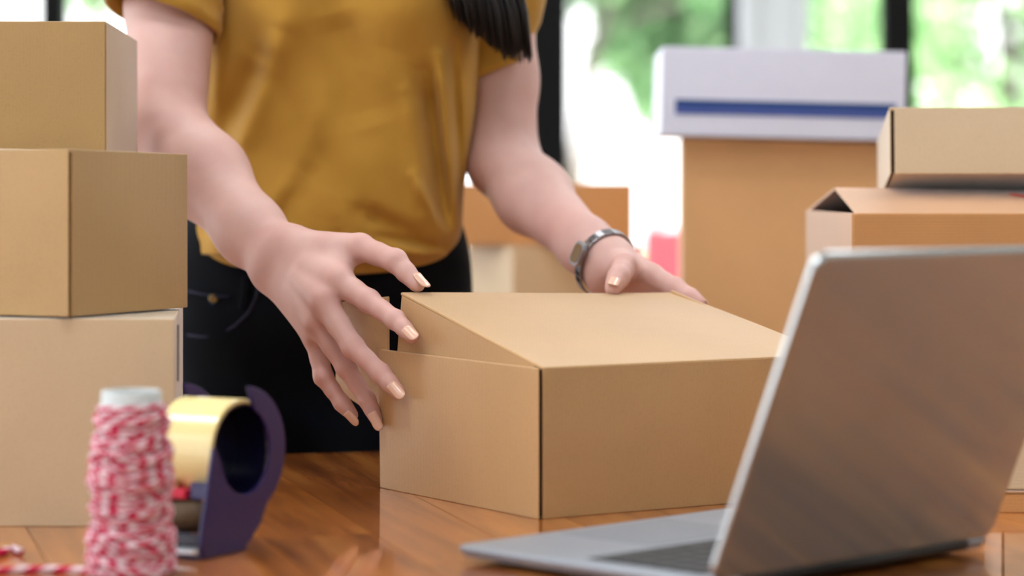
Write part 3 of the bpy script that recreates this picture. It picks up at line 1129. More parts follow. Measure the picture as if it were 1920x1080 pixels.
left_palm = [
    cone(P(1142, 484, 2.470), P(1136, 510, 2.474), 0.0210, 0.0205),
    cone(P(1150, 490, 2.468), lh_mcp['i'][0], 0.0190, 0.0118),
    cone(P(1148, 502, 2.470), lh_mcp['m'][0], 0.0190, 0.0118),
    cone(P(1144, 514, 2.474), lh_mcp['r'][0], 0.0180, 0.0110),
    cone(P(1140, 524, 2.478), lh_mcp['p'][0], 0.0170, 0.0102),
    cone(P(1150, 500, 2.462), P(1172, 506, 2.428), 0.0170, 0.0125),
]
lh = {
    't': [J(1164, 496, 2.440, 0.0140), J(1171, 500, 2.415, 0.0120), J(1160, 520, 2.385, 0.0102), J(1149, 540, 2.366, 0.0080)],
    'i': [lh_mcp['i'], J(1266, 540, 2.424, 0.0096), J(1294, 557, 2.411, 0.0082), J(1312, 569, 2.402, 0.0064)],
    'm': [lh_mcp['m'], J(1258, 562, 2.436, 0.0098), J(1288, 588, 2.420, 0.0084), J(1300, 612, 2.408, 0.0066)],
    'r': [lh_mcp['r'], J(1240, 584, 2.452, 0.0092), J(1270, 616, 2.438, 0.0078), J(1284, 642, 2.428, 0.0062)],
    'p': [lh_mcp['p'], J(1218, 598, 2.466, 0.0084), J(1244, 628, 2.456, 0.0072), J(1256, 648, 2.450, 0.0056)],
}
HC = Vector((-0.150, 2.60, 1.535))
torso = [
    ell((-0.180, 2.685, 1.235), np.array((0.118, 0.078, 0.16))),
    ell((-0.185, 2.690, 1.05), np.array((0.108, 0.070, 0.17))),
    ell((-0.200, 2.710, 0.90), np.array((0.122, 0.082, 0.12))),
    cone((-0.300, 2.65, 1.325), (-0.060, 2.69, 1.325), 0.048, 0.048),
    cone((-0.205, 2.70, 1.32), (-0.175, 2.66, 1.40), 0.062, 0.050),
    cone((-0.175, 2.665, 1.38), (-0.160, 2.635, 1.47), 0.050, 0.048),
    cone((-0.265, 2.72, 0.88), (-0.27, 2.72, 0.62), 0.070, 0.058),
    cone((-0.145, 2.72, 0.88), (-0.14, 2.72, 0.62), 0.070, 0.058),
]
head = [
    ell(HC + Vector((0, 0.02, 0.03)), np.array((0.074, 0.092, 0.088))),
    ell(HC + Vector((0, -0.02, -0.02)), np.array((0.062, 0.068, 0.085))),
    ell(HC + Vector((0, -0.052, -0.075)), np.array((0.034, 0.030, 0.028))),
]
face = [
    cone(HC + Vector((0, -0.078, 0.012)), HC + Vector((0, -0.100, -0.022)), 0.007, 0.011),
    cone(HC + Vector((-0.018, -0.078, -0.048)), HC + Vector((0.018, -0.078, -0.048)), 0.006, 0.006),
    cone(HC + Vector((-0.015, -0.077, -0.057)), HC + Vector((0.015, -0.077, -0.057)), 0.007, 0.007),
    ell(HC + Vector((-0.075, 0.015, -0.005)), np.array((0.008, 0.018, 0.030))),
    ell(HC + Vector((0.075, 0.015, -0.005)), np.array((0.008, 0.018, 0.030))),
]
groups = [(torso, 0.05, 0.05), (head, 0.03, 0.02), (face, 0.006, 0.010)]
rtend = []
for k in 'imrp':
    c_, r_ = rh_mcp[k]
    w0 = P(522, 492, 2.335)
    rtend.append(cone(w0.lerp(c_, 0.5) + Vector((0, -0.004, 0.003)), c_ + Vector((-0.001, -0.0036, 0.0026)), 0.0066, 0.0088))
groups += [(right_arm[:2], 0.02, 0.03), (right_arm[2:], 0.022, 0.009), (right_palm, 0.012, 0.014), (rtend, 0.003, 0.010)]
groups += [(left_arm[:2], 0.02, 0.03), (left_arm[2:], 0.022, 0.012), (left_palm, 0.012, 0.014)]
fg = []
for hand in (rh, lh):
    for k in 'timrp':
        fg.append((chain(hand[k]), 0.003, 0.0045))
groups += fg
BV, BQ = surface_net(groups, (-0.46, 2.16, 0.56), (0.24, 2.86, 1.70), 0.0023)


def largest(V, Q):
    lab = np.arange(len(V))
    for _ in range(200):
        old = lab.copy()
        for a, b in ((0, 1), (1, 2), (2, 3), (3, 0)):
            mnv = np.minimum(lab[Q[:, a]], lab[Q[:, b]])
            np.minimum.at(lab, Q[:, a], mnv)
            np.minimum.at(lab, Q[:, b], mnv)
        for _j in range(3):
            lab = lab[lab]
        if (lab == old).all():
            break
    val, cnt = np.unique(lab, return_counts=True)
    keep = lab == val[cnt.argmax()]
    new = np.cumsum(keep) - 1
    return V[keep], new[Q[keep[Q[:, 0]]]]


BV, BQ = largest(BV, BQ)
BV = relax(BV, BQ, 2, 0.5)
# flush: pinker knuckles and fingertips
flush = np.zeros(len(BV))
for hand in (rh, lh):
    for k in 'timrp':
        ch = hand[k]
        for i, (c, r) in enumerate(ch):
            amp = (0.22, 0.28, 0.22, 0.26)[i]
            if k == 't' and i == 0:
                amp = 0.1
            d = np.linalg.norm(BV - np.array(c), axis=1)
            flush = np.maximum(flush, amp * np.exp(-(d / (r * 1.35)) ** 2))
        for (a, ra), (b, rb) in zip(ch[1:], ch[2:]):
            pm = cone(a, b, ra, rb)
            near = np.linalg.norm(BV - np.array(a), axis=1) < 0.08
            dd = np.full(len(BV), 1.0)
            dd[near] = pm.d(BV[near])
            flush = np.maximum(flush, 0.13 * (dd < 0.003))
for (c, r, amp) in ((el_r[0], 0.05, 0.12), (wr_r, 0.035, 0.2), (P(1060, 425, 2.52), 0.03, 0.18)):
    d = np.linalg.norm(BV - np.array(c), axis=1)
    flush = np.maximum(flush, amp * np.exp(-(d / r) ** 2))
me = np_mesh('person', BV, BQ)
at = me.attributes.new('flush', 'FLOAT', 'POINT')
at.data.foreach_set('value', flush.astype(np.float32))
person = link('person', me, M['skin'], None, smooth=True)
tag(person, 'person in a mustard yellow shirt and dark jeans, both hands on the open box', 'person')


def nail(a, b, ra, r, dorsal, width, length, over):
    """Nail on the last phalanx a->b (fingertip centre b, radius r)."""
    ax = (b - a).normalized()
    dn = Vector(dorsal)
    dn = (dn - ax * dn.dot(ax)).normalized()
    sd = ax.cross(dn)
    rows, colsn = 11, 9
    vs, fs = [], []
    for i in range(rows):
        w = i / (rows - 1)
        prof = (1 - abs(2 * w - 0.86) ** 3.2 * 0.30) if w > 0.15 else (0.72 + 0.28 * math.sqrt(w / 0.15))
        if w > 0.82:
            prof *= 1 - 0.55 * ((w - 0.82) / 0.18) ** 2
        along = b + ax * (over + length * (w - 1))
        back = max(0.0, -(over + length * (w - 1))) / max(1e-6, (b - a).length)
        R = (r + (ra - r) * min(1, back)) * 1.03 + 0.0003
        for j in range(colsn):
            s_ = (2 * j / (colsn - 1) - 1) * prof
            an = s_ * width / 2 / R
            vs.append(along + dn * (math.cos(an) * R + 0.0002 - 0.0022 * max(0, w - 0.55) ** 1.5) + sd * (math.sin(an) * R))
    for i in range(rows - 1):
        for j in range(colsn - 1):
            k = i * colsn + j
            fs.append((k, k + 1, k + colsn + 1, k + colsn))
    o = MB().add(vs, fs).build('fingernail', M['nail'], person, smooth=True)
    sm = o.modifiers.new('thickness', 'SOLIDIFY')
    sm.thickness = 0.0008
    sm.offset = 0
    o['label'] = 'peach polished fingernail'
    return o


nails = {'t': ((0.55, -0.62, 0.55), 0.0115, 0.0185, 0.0130), 'i': ((0.18, -1, 0.10), 0.0110, 0.0190, 0.0118),
         'm': ((0.06, -1, 0.06), 0.0110, 0.0190, 0.0118), 'r': ((-0.10, -1, 0.0), 0.0098, 0.0180, 0.0112), 'p': ((-0.35, -0.9, -0.15), 0.0085, 0.0155, 0.0105)}
for k, (dn, w, ln2, ov_) in nails.items():
    nail(rh[k][2][0], rh[k][3][0], rh[k][2][1], rh[k][3][1], dn, w, ln2, ov_)
nail(lh['t'][2][0], lh['t'][3][0], lh['t'][2][1], lh['t'][3][1], (-0.12, -1, 0.25), 0.0125, 0.0135, 0.0085)
for k in 'imrp':
    nail(lh[k][2][0], lh[k][3][0], lh[k][2][1], lh[k][3][1], (0.25, 0.95, 0.2), 0.0090, 0.0105, 0.0045)
for s in (-1, 1):
    e_ = HC + Vector((s * 0.030, -0.070, 0.008))
    me_ = MB()
    rings = []
    for i in range(1, 8):
        a = PI * i / 8
        rings.append([e_ + Vector((0.0115 * math.sin(a) * math.cos(2 * PI * k / 12), -0.0115 * math.cos(a), 0.0115 * math.sin(a) * math.sin(2 * PI * k / 12))) for k in range(12)])
    me_.ring_surface(rings)
    me_.build('eye', M['eye_white'], person, smooth=True)

# ---- t-shirt: lofted body with folds, sleeves as its own parts
PXM = 2.65 / F
rows = [  # picture row, left px, right px, half depth, centre depth
    (506, 366, 834, 0.094, 2.690), (497, 361, 838, 0.098, 2.688), (480, 358, 846, 0.104, 2.684), (455, 359, 859, 0.107, 2.680),
    (430, 362, 866, 0.107, 2.676), (400, 368, 867, 0.104, 2.673), (350, 379, 870, 0.099, 2.670), (300, 387, 879, 0.097, 2.668),
    (200, 376, 893, 0.099, 2.668), (100, 372, 899, 0.106, 2.668), (40, 372, 902, 0.110, 2.668), (0, 374, 903, 0.109, 2.668),
    (-60, 380, 905, 0.104, 2.670), (-120, 392, 912, 0.096, 2.672), (-170, 372, 925, 0.084, 2.674), (-205, 380, 918, 0.070, 2.676),
    (-232, 425, 872, 0.062, 2.680), (-252, 480, 812, 0.058, 2.684), (-266, 520, 772, 0.060, 2.688)]
ry = np.array([r[0] for r in rows], float)[::-1]
cols_ = [np.array([r[i] for r in rows], float)[::-1] for i in range(1, 5)]
folds = [  # x0 y0 x1 y1 width amp
    (548, 62, 452, 300, 26, 0.0105), (505, 120, 405, 285, 30, -0.012), (425, 60, 412, 200, 14, 0.004), (636, 30, 700, 250, 42, -0.008),
    (735, 90, 650, 430, 60, 0.006), (800, 140, 840, 450, 15, -0.013), (828, 110, 860, 430, 11, 0.008), (853, 90, 868, 400, 9, -0.010),
    (765, 180, 800, 400, 18, 0.005), (690, 395, 800, 452, 18, -0.008), (560, 462, 840, 474, 15, 0.006), (470, 310, 415, 480, 24, 0.007),
    (430, 320, 382, 450, 18, -0.007), (600, 300, 510, 450, 26, -0.005), (560, 330, 470, 470, 18, 0.004), (720, 440, 850, 470, 9, -0.006),
    (640, 420, 660, 490, 14, -0.003), (520, 430, 560, 490, 14, -0.003), (780, 330, 845, 455, 10, 0.005), (620, 180, 560, 380, 22, 0.003)]


def shirt_disp(px, py):
    d = 0.0
    for x0, y0, x1, y1, w, a in folds:
        dx, dy = x1 - x0, y1 - y0
        t_ = ((px - x0) * dx + (py - y0) * dy) / (dx * dx + dy * dy)
        tc_ = np.clip(t_, 0, 1)
        dist2 = (px - x0 - tc_ * dx) ** 2 + (py - y0 - tc_ * dy) ** 2
        d = d + 1.5 * a * np.exp(-dist2 / (w * w)) * np.clip(0.35 + 1.3 * np.sin(PI * np.clip(tc_, 0.03, 0.97)), 0, 1)
    for x0, y0, s_, a in ((548, 10, 78, 0.026), (775, 10, 78, 0.026)):
        d = d + a * np.exp(-((px - x0) ** 2 + ((py - y0) * 0.85) ** 2) / (s_ * s_))
    d = d + 0.0012 * np.sin(px * 0.03 + py * 0.013) + 0.0008 * np.sin(px * 0.07 - py * 0.045)
    return d


NT_, NR = 288, 210
ys = np.linspace(506, -266, NR)
xl, xr, hd, yc = [np.interp(ys, ry, c_) for c_ in cols_]
ker = np.ones(7) / 7
sm_ = lambda a: np.convolve(np.pad(a, 3, mode='edge'), ker, 'valid')
xl, xr, hd, yc = map(sm_, (xl, xr, hd, yc))
thta = np.linspace(0, 2 * PI, NT_, endpoint=False)
ct, st = np.cos(thta), np.sin(thta)
e_ = 2 / 2.35
cx_ = np.sign(ct) * np.abs(ct) ** e_
sy_ = np.sign(st) * np.abs(st) ** e_
rings = []
for i in range(NR):
    pxs = (xl[i] + xr[i]) / 2 + cx_ * (xr[i] - xl[i]) / 2
    dsp = shirt_disp(pxs, np.full(NT_, ys[i])) * np.clip(-st * 1.6, 0, 1) ** 0.7
    X = (pxs - 960) * PXM
    Y = yc[i] + sy_ * hd[i] - dsp
    # gathered back and sides
    Y = Y + np.where(st > 0, 0.003 * np.sin(thta * 15 + ys[i] * 0.01), 0)
    Zv = np.full(NT_, CAM_Z - (ys[i] - 350) * PXM)
    if i < 8:
        Zv = Zv + -0.004 * np.cos(thta - 0.3) - 0.004 * np.sin(3 * thta) * (st < 0)
    rings.append([(a, b, c) for a, b, c in zip(X, Y, Zv)])
# turned-up hem
inner = [tuple(Vector(p_) * 0.985 + Vector((-0.18, 2.69, p_[2])) * 0.015 + Vector((0, 0, 0.004))) for p_ in rings[0]]
inner2 = [tuple(Vector(p_) * 0.975 + Vector((-0.18, 2.69, p_[2])) * 0.025 + Vector((0, 0, 0.03))) for p_ in rings[0]]
shirt = MB().ring_surface([inner2, inner] + rings, False, False).build('t_shirt', M['jersey'], person, smooth=True)


def sleeve(pts, name='sleeve', hem_tilt=None, seed=1):
    r_ = random.Random(seed)
    n = 40
    rings = []
    for i, (c, r, ax, fl_) in enumerate(pts):
        ax = Vector(ax).normalized()
        sx_ = ax.cross(Vector((0, 1, 0))).normalized()
        sy2 = ax.cross(sx_)
        ring = []
        for k in range(n):
            a = 2 * PI * k / n
            rr = r * (1 + 0.03 * math.sin(3 * a + i) + 0.015 * math.sin(7 * a + 2 * i))
            ring.append(Vector(c) + sx_ * (math.cos(a) * rr) + sy2 * (math.sin(a) * rr * fl_))
        rings.append(ring)
    # subdivide along the length
    fine = []
    for a, b in zip(rings, rings[1:]):
        for s_ in range(4):
            fine.append([x.lerp(y, s_ / 4) for x, y in zip(a, b)])
    fine.append(rings[-1])
    last = fine[-1]
    cc = sum(last, Vector()) / n
    axl = Vector(pts[-1][2]).normalized()
    # hem band: a proud folded strip
    band = [[cc + (x - cc) * 1.015 - axl * 0.012 for x in last], [cc + (x - cc) * 1.03 - axl * 0.010 for x in last],
            [cc + (x - cc) * 1.03 for x in last], [cc + (x - cc) * 0.97 for x in last], [cc + (x - cc) * 0.95 - axl * 0.03 for x in last]]
    fine = fine[:-2] + band
    return MB().ring_surface(fine, False, False).build(name, M['jersey'], shirt, smooth=True)


sleeve([((-0.300, 2.66, 1.330), 0.062, (-0.9, -0.1, -0.3), 1.0), ((-0.338, 2.622, 1.305), 0.064, (-0.5, -0.2, -0.85), 1.0),
        ((-0.350, 2.590, 1.255), 0.061, (-0.1, -0.3, -1), 1.0), (P(304, 36, 2.560), 0.0585, (-0.30, -0.26, -1), 1.0)])
sleeve([((-0.060, 2.69, 1.325), 0.060, (0.9, 0, -0.4), 1.0), ((-0.028, 2.70, 1.30), 0.060, (0.5, 0, -0.85), 1.0),
        ((-0.016, 2.702, 1.22), 0.054, (0.12, 0, -1), 1.0), (P(926, 138, 2.70), 0.0455, (0.42, 0.0, -1), 1.0)], seed=2)

# ---- jeans
jg = [([ell((-0.205, 2.715, 0.91), np.array((0.146, 0.108, 0.12))),
        cone((-0.272, 2.715, 0.86), (-0.278, 2.72, 0.48), 0.088, 0.062), cone((-0.278, 2.72, 0.48), (-0.28, 2.74, 0.07), 0.062, 0.050),
        cone((-0.136, 2.715, 0.86), (-0.130, 2.72, 0.48), 0.088, 0.062), cone((-0.130, 2.72, 0.48), (-0.128, 2.74, 0.07), 0.062, 0.050),
        cone((-0.250, 2.71, 0.95), (-0.150, 2.71, 0.95), 0.098, 0.098)], 0.045, 0.03)]
JV, JQ = surface_net(jg, (-0.42, 2.52, -0.02), (0.02, 2.90, 1.10), 0.006)
JV = JV + 0.003 * np.stack([np.zeros(len(JV)), np.sin(JV[:, 2] * 70 + JV[:, 0] * 40) * np.sin(JV[:, 0] * 35), np.zeros(len(JV))], 1)
JV = relax(JV, JQ, 2)
jeans = link('jeans', np_mesh('jeans', JV, JQ), M['denim'], person, smooth=True)


def on_jeans(px, py, off=0.002):
    """Nearest point of the front of the jeans along the line of sight through a picture position."""
    best = None
    for d in np.arange(2.52, 2.75, 0.003):
        if field(jg, np.array([P(px, py, d)]))[0] < 0:
            return P(px, py, d - off)
    return P(px, py, 2.61)


seam = [on_jeans(x, y) for x, y in ((352, 628), (380, 632), (410, 627), (440, 612), (465, 588), (480, 558), (486, 530))]
MB().tube(seam, 0.0016, 6).build('pocket_seam', M['thread'], jeans, smooth=True)
seam2 = [on_jeans(x, y) for x, y in ((352, 546), (380, 552), (405, 556), (432, 556))]
MB().tube(seam2, 0.0014, 6).build('pocket_seam', M['thread'], jeans, smooth=True)
pk = [on_jeans(x, y, 0.0012) for x, y in ((352, 562), (400, 566), (396, 612), (352, 620))]
slab('worn_patch', pk, (0, -1, 0), 0.001, M['denim_worn'], jeans, 0.001, 5, 0)
bl = [on_jeans(x, y, 0.003) for x, y in ((462, 520), (460, 545), (456, 580))]
MB().tube(bl, 0.005, 6, flat_=0.4).build('belt_loop', M['denim'], jeans)
rv = on_jeans(400, 560, 0.003)
MB().tube([rv, rv - Vector((0, 0.002, 0))], [0.005, 0.004], 12).build('rivet', M['brass'], jeans)
for s in (-1, 1):
    cx = -0.204 + s * 0.075
    shg = [([ell((cx, 2.70, 0.035), np.array((0.042, 0.115, 0.035))), cone((cx, 2.745, 0.05), (cx, 2.75, 0.10), 0.04, 0.038)], 0.03, 0.02)]
    sv, sq_ = surface_net(shg, (cx - 0.06, 2.56, -0.01), (cx + 0.06, 2.84, 0.16), 0.006)
    sv[:, 2] = np.maximum(sv[:, 2], 0.001)
    link('shoe', np_mesh('shoe', sv, sq_), M['shoe'], person, smooth=True)

# ---- hair: cap plus long strands over the shoulder
hm = MB()
rh_ = random.Random(3)
for i in range(760):
    a = rh_.uniform(0, 2 * PI)
    root_ = HC + Vector((0.079 * math.cos(a) * rh_.uniform(0.2, 1), 0.02 + 0.09 * math.sin(a) * rh_.uniform(0.2, 1), 0.0))
    root_.z = HC.z + 0.03 + 0.093 * math.sqrt(max(0, 1 - ((root_.x - HC.x) / 0.081) ** 2 - ((root_.y - HC.y - 0.02) / 0.099) ** 2))
    left = math.cos(a) > -0.35 and rh_.random() < 0.75
    if left:
        fx, fy = rh_.random(), rh_.random()
        # picture x of the lock grows towards the tip; tip row is lower at the right
        tip_px = 850 + 148 * fx
        tip_py = 30 + 84 * min(1, fx * 1.5) * (1 - 0.25 * fy) + 10 * rh_.random() - 26 * rh_.random() ** 2
        mid_px = 815 + 150 * fx
        dd = 2.545 + 0.07 * fy
        pts = [root_, HC + Vector((0.095 + 0.01 * fx, 0.0 + 0.05 * fy - 0.03, -0.02)), P(800 + 130 * fx, -190, dd + 0.03), P(mid_px, -60, dd), P((mid_px + tip_px) / 2 + 6, (tip_py - 60) / 2, dd), P(tip_px, tip_py, dd + 0.01)]
        hm.tube(pts, [0.003, 0.0032, 0.0032, 0.0028, 0.002, 0.0005], 5)
    else:
        sidx = -1 if math.cos(a) < 0 else 1
        y_ = HC.y + 0.04 + 0.08 * rh_.random()
        pts = [root_, HC + Vector((sidx * 0.088, 0.05 + 0.05 * rh_.random(), -0.01)), HC + Vector((sidx * 0.07 * rh_.random(), 0.12, -0.12)), HC + Vector((sidx * 0.09 * rh_.random(), 0.185, -0.25)), HC + Vector((sidx * 0.08 * rh_.random(), 0.21, -0.36 - 0.08 * rh_.random()))]
        hm.tube(pts, [0.004, 0.006, 0.006, 0.005, 0.001], 5)
caps = []
for i in range(1, 12):
    a = PI * 0.60 * i / 11
    caps.append([HC + Vector((0.081 * math.sin(a) * math.cos(b), 0.025 + 0.099 * math.sin(a) * math.sin(b), 0.03 + 0.096 * math.cos(a) + (0.045 * (-math.sin(b)) if math.sin(b) < 0 and i > 6 else 0) * (i - 6) / 5)) for b in np.linspace(0, 2 * PI, 28, endpoint=False)])
hm.ring_surface(caps, True, False)
hm.build('hair', M['hair'], person, smooth=True)

# ------------------------------------------------------------------ wristwatch
wc = P(1133, 489, 2.476)
wax = (P(1150, 503, 2.462) - P(1100, 462, 2.505)).normalized()
watch = empty('wristwatch', wc, 'slim silver wristwatch with bronze dial on the wrist behind the box', 'watch')
wx = wax.cross(Z).normalized()
wy = wx.cross(wax).normalized()
if wx.x > 0:
    wx = -wx
band = []
nb = 48
rel = BV - np.array(wc)
al = rel @ np.array(wax)
sel = rel[(np.abs(al) < 0.006) & (np.linalg.norm(rel, axis=1) < 0.045)]
an_ = np.arctan2(sel @ np.array(wy), sel @ np.array(wx))
rd_ = np.sqrt((sel @ np.array(wy)) ** 2 + (sel @ np.array(wx)) ** 2)
prof = []
for k in range(nb):
    df = np.abs((an_ - 2 * PI * k / nb + PI) % (2 * PI) - PI)
    prof.append(rd_[df < 0.16].max() if (df < 0.16).any() else 0.025)
prof = np.array(prof)
prof = np.convolve(np.concatenate([prof[-4:], prof, prof[:4]]), np.ones(9) / 9, 'valid') + 0.0018
for k in range(nb):
    a = 2 * PI * k / nb
    c = wc + wx * math.cos(a) * prof[k] + wy * math.sin(a) * prof[k]
    o_ = (c - wc).normalized()
    band.append((c, o_))
rr_ = prof[2]
for k in range(0, nb, 2):
    a, b = band[k], band[(k + 2) % nb]
    m_ = band[(k + 1) % nb]
    lnk = (b[0] - a[0])
    MB().box(m_[0], (lnk.length * 0.97, 0.0105, 0.0024), (lnk.normalized(), wax, m_[1])).build('strap_link', M['steel'], watch, bevel=0.0006)
ca = math.radians(14)
cd = wx * math.cos(ca) + wy * math.sin(ca)
ct_ = -wx * math.sin(ca) + wy * math.cos(ca)
cc_ = wc + cd * (rr_ + 0.0022)
poly = [cc_ + ct_ * (0.012 * a) + wax * (0.0085 * b) for a, b in ((-1, -.6), (-.6, -1), (.6, -1), (1, -.6), (1, .6), (.6, 1), (-.6, 1), (-1, .6))]
case = MB().prism(poly, cd, 0.0045).build('watch_case', M['steel'], watch, bevel=0.0007)
poly2 = [cc_ + cd * 0.0042 + ct_ * (0.0095 * a) + wax * (0.0065 * b) for a, b in ((-1, -.6), (-.6, -1), (.6, -1), (1, -.6), (1, .6), (.6, 1), (-.6, 1), (-1, .6))]
MB().prism(poly2, cd, 0.0008).build('dial', M['dial'], case)

# ------------------------------------------------------------------ laptop
LA = V2(-0.0425, 1.819, TZ)
ls = V2(0.711, 0.702).normalized()
lt = V2(0.702, -0.711).normalized()
LW, LD = 0.312, 0.243
lap = empty('laptop', LA, 'open silver laptop seen from behind in the foreground at the right', 'laptop')


def rrect(o, a, b, w, d, r, n=6):
    pts = []
    for cx, cy, s0 in ((w - r, d - r, 0), (r, d - r, 1), (r, r, 2), (w - r, r, 3)):
        for k in range(n + 1):
            an = (s0 + k / n) * PI / 2
            pts.append(o + a * (cx + r * math.cos(an)) + b * (cy + r * math.sin(an)))
    return pts


def lp(s, t_, z):
    return LA + ls * s + lt * t_ + Z * z


base_ = MB()
rg = []
for ins, z in ((0.012, 0.0025), (0.003, 0.0045), (0.0004, 0.0085), (0.0, 0.0105), (0.0006, 0.0116), (0.0014, 0.012)):
    rg.append(rrect(lp(ins, ins, z), ls, lt, LW - 2 * ins, LD - 2 * ins, 0.012 - ins * 0.4))
base_.ring_surface(rg)
base_.build('base', M['aluminium'], lap, bevel=0)
MB().prism(rrect(lp(0.019, 0.112, 0.01195), ls, lt, LW - 0.038, 0.108, 0.003), Z, 0.0002).build('key_well', M['black_plastic'], lap)
kb = MB()
kb.prism(rrect(lp(0.098, 0.008, 0.01195), ls, lt, 0.118, 0.094, 0.004), Z, 0.0003)
kb.build('trackpad', M['trackpad'], lap)
keymesh = {}
for r_i in range(6):
    ww = [1] * 14
    x = 0.0205
    if r_i == 5:
        ww = [1, 1, 1, 1.25, 5.3, 1.25, 1, 1, 1]
    tot = sum(ww)
    unit = (LW - 0.041) / tot
    hh_ = 0.0085 if r_i == 0 else 0.0165
    y0 = 0.214 - (0 if r_i == 0 else 0.0095 + 0.018 * (r_i - 1)) - hh_
    for wk in ww:
        kk = (round(wk * unit, 4), hh_)
        if kk not in keymesh:
            keymesh[kk] = MB().box((0, 0, 0), (kk[0] - 0.0022, hh_ - 0.001, 0.0012), (ls, lt, Z)).mesh('key')
            keymesh[kk].materials.append(M['key'])
        o = bpy.data.objects.new('key', keymesh[kk])
        C.objects.link(o)
        o.parent = lap
        o.location = lp(x + wk * unit / 2, y0 + hh_ / 2, 0.0125) - LA
        x += wk * unit
tilt = math.radians(22.5)
lu = Z * math.cos(tilt) + lt * math.sin(tilt)
lnn = ls.cross(lu).normalized()
if lnn.dot(lt) < 0:
    lnn = -lnn                                    # outward: away from the keyboard
lo_ = lp(0, LD - 0.003, 0.0115)
LH = 0.232
lidm = MB()
rg = []
for ins, off in ((0.0015, -0.0030), (0.0, -0.0024), (0.0, 0.0006), (0.0006, 0.0015), (0.0018, 0.0022), (0.004, 0.0026)):
    rg.append(rrect(lo_ + ls * ins + lu * ins + lnn * off, ls, lu, LW - 2 * ins, LH - 2 * ins, 0.0125 - ins * 0.3, 8))
lidm.ring_surface(rg)
lidm.build('screen_lid', M['aluminium_lid'], lap, smooth=False)
MB().prism(rrect(lo_ + ls * 0.005 + lu * 0.008 - lnn * 0.0036, ls, lu, LW - 0.01, LH - 0.013, 0.008), lnn, 0.0007).build('screen_bezel', M['black_plastic'], lap)
MB().prism(rrect(lo_ + ls * 0.011 + lu * 0.018 - lnn * 0.0039, ls, lu, LW - 0.022, LH - 0.03, 0.003), lnn, 0.0004).build('display', M['screen'], lap)
MB().tube([lp(0.03, LD - 0.004, 0.0092), lp(LW - 0.03, LD - 0.004, 0.0092)], 0.0048, 14).build('hinge', M['black_plastic'], lap, smooth=True)
for s_, t_ in ((0.03, 0.03), (LW - 0.03, 0.03), (0.03, LD - 0.03), (LW - 0.03, LD - 0.03)):
    MB().tube([lp(s_, t_, 0.0), lp(s_, t_, 0.0034)], [0.007, 0.0075], 14).build('rubber_foot', M['black_plastic'], lap)

# ------------------------------------------------------------------ twine spool
sp = P(246, 0, 1.768)
sp.z = TZ
spool = empty('twine_spool', sp, 'spool wound with red and white twine in the blurred left foreground', 'spool')
core = []
for z, r in ((0.0, 0.0255), (0.001, 0.026), (0.1255, 0.0205), (0.1262, 0.0200), (0.1262, 0.0182), (0.1255, 0.0178), (0.001, 0.022)):
    core.append([sp + Vector((r * math.cos(a), r * math.sin(a), z)) for a in np.linspace(0, 2 * PI, 40, endpoint=False)])
MB().ring_surface(core, False, False).build('tube_core', M['spool_core'], spool, smooth=True)


def twine(pts, r, parent, name, sides=6, per=0.017, ph=0.0):
    mb = MB().tube(pts, r, sides)
    me = mb.mesh(name)
    s = 0.0
    vals = []
    for i, p_ in enumerate(pts):
        if i:
            s += (Vector(pts[i]) - Vector(pts[i - 1])).length
        for k in range(sides):
            vals.append(0.5 + 0.5 * math.sin(2 * PI * (s / per + k / sides) + ph))
    at = me.attributes.new('stripe', 'FLOAT', 'POINT')
    at.data.foreach_set('value', np.array(vals, np.float32))
    return link(name, me, M['twine'], parent, smooth=True)


rr2 = random.Random(5)
rad_at = lambda z: 0.0262 - 0.0036 * (z / 0.115) + 0.0012 * math.sin(z * 110) + 0.0008 * math.sin(z * 310)
for lay in range(3):
    pts = []
    turns = (31, 24, 17)[lay]
    z0, z1 = ((0.003, 0.116), (0.113, 0.004), (0.006, 0.104))[lay]
    n_t = turns * 26
    for i in range(n_t + 1):
        f_ = i / n_t
        a = 2 * PI * turns * f_ + lay
        z = z0 + (z1 - z0) * f_ + (0.0 if lay == 0 else (0.004 + 0.003 * lay) * math.sin(a + 0.7 * math.sin(f_ * 40 + lay)))
        z = min(0.1165, max(0.0022, z))
        r = rad_at(z) + 0.0016 * lay + 0.0005 * math.sin(a * 2.3 + lay)
        pts.append(sp + Vector((r * math.cos(a), r * math.sin(a), z)))
    twine(pts, 0.0019, spool, 'twine_winding', 6, 0.0165, lay * 1.3)
tail = [P(x, y, 1280.0 / (y - 350)) for x, y in ((300, 1083), (255, 1086), (205, 1080), (150, 1076), (95, 1074), (40, 1075), (-20, 1078), (-90, 1084))]
tp = []
for a, b in zip(tail, tail[1:]):
    for k in range(6):
        q_ = a.lerp(b, k / 6)
        q_.z = TZ + 0.0026
        tp.append(q_)
twine(tp, 0.0026, spool, 'loose_twine_end', 8, 0.021)
# snipped bit of twine
bt = [P(x, y, 1280.0 / (y - 350)) for x, y in ((-6, 1046), (12, 1040), (24, 1036), (38, 1042))]
for q_ in bt:
    q_.z = TZ + 0.003
snip = twine(bt, 0.003, None, 'twine_scrap', 8, 0.022, 2.0)
tag(snip, 'tiny snipped scrap of red twine on the table in the bottom left corner', 'twine')

# ------------------------------------------------------------------ tape dispenser
ax_ = V2(0.88, -0.475).normalized()
ee = V2(0.475, 0.88).normalized()
TC = P(452, 846, 1.875)
disp = empty('tape_dispenser', V2(TC.x, TC.y, TZ), 'dark purple tape dispenser with a cream tape roll beside the spool', 'dispenser')


def ring_pts(c, r, n=48):
    return [c + ee * (r * math.cos(2 * PI * k / n)) + Z * (r * math.sin(2 * PI * k / n)) for k in range(n)]


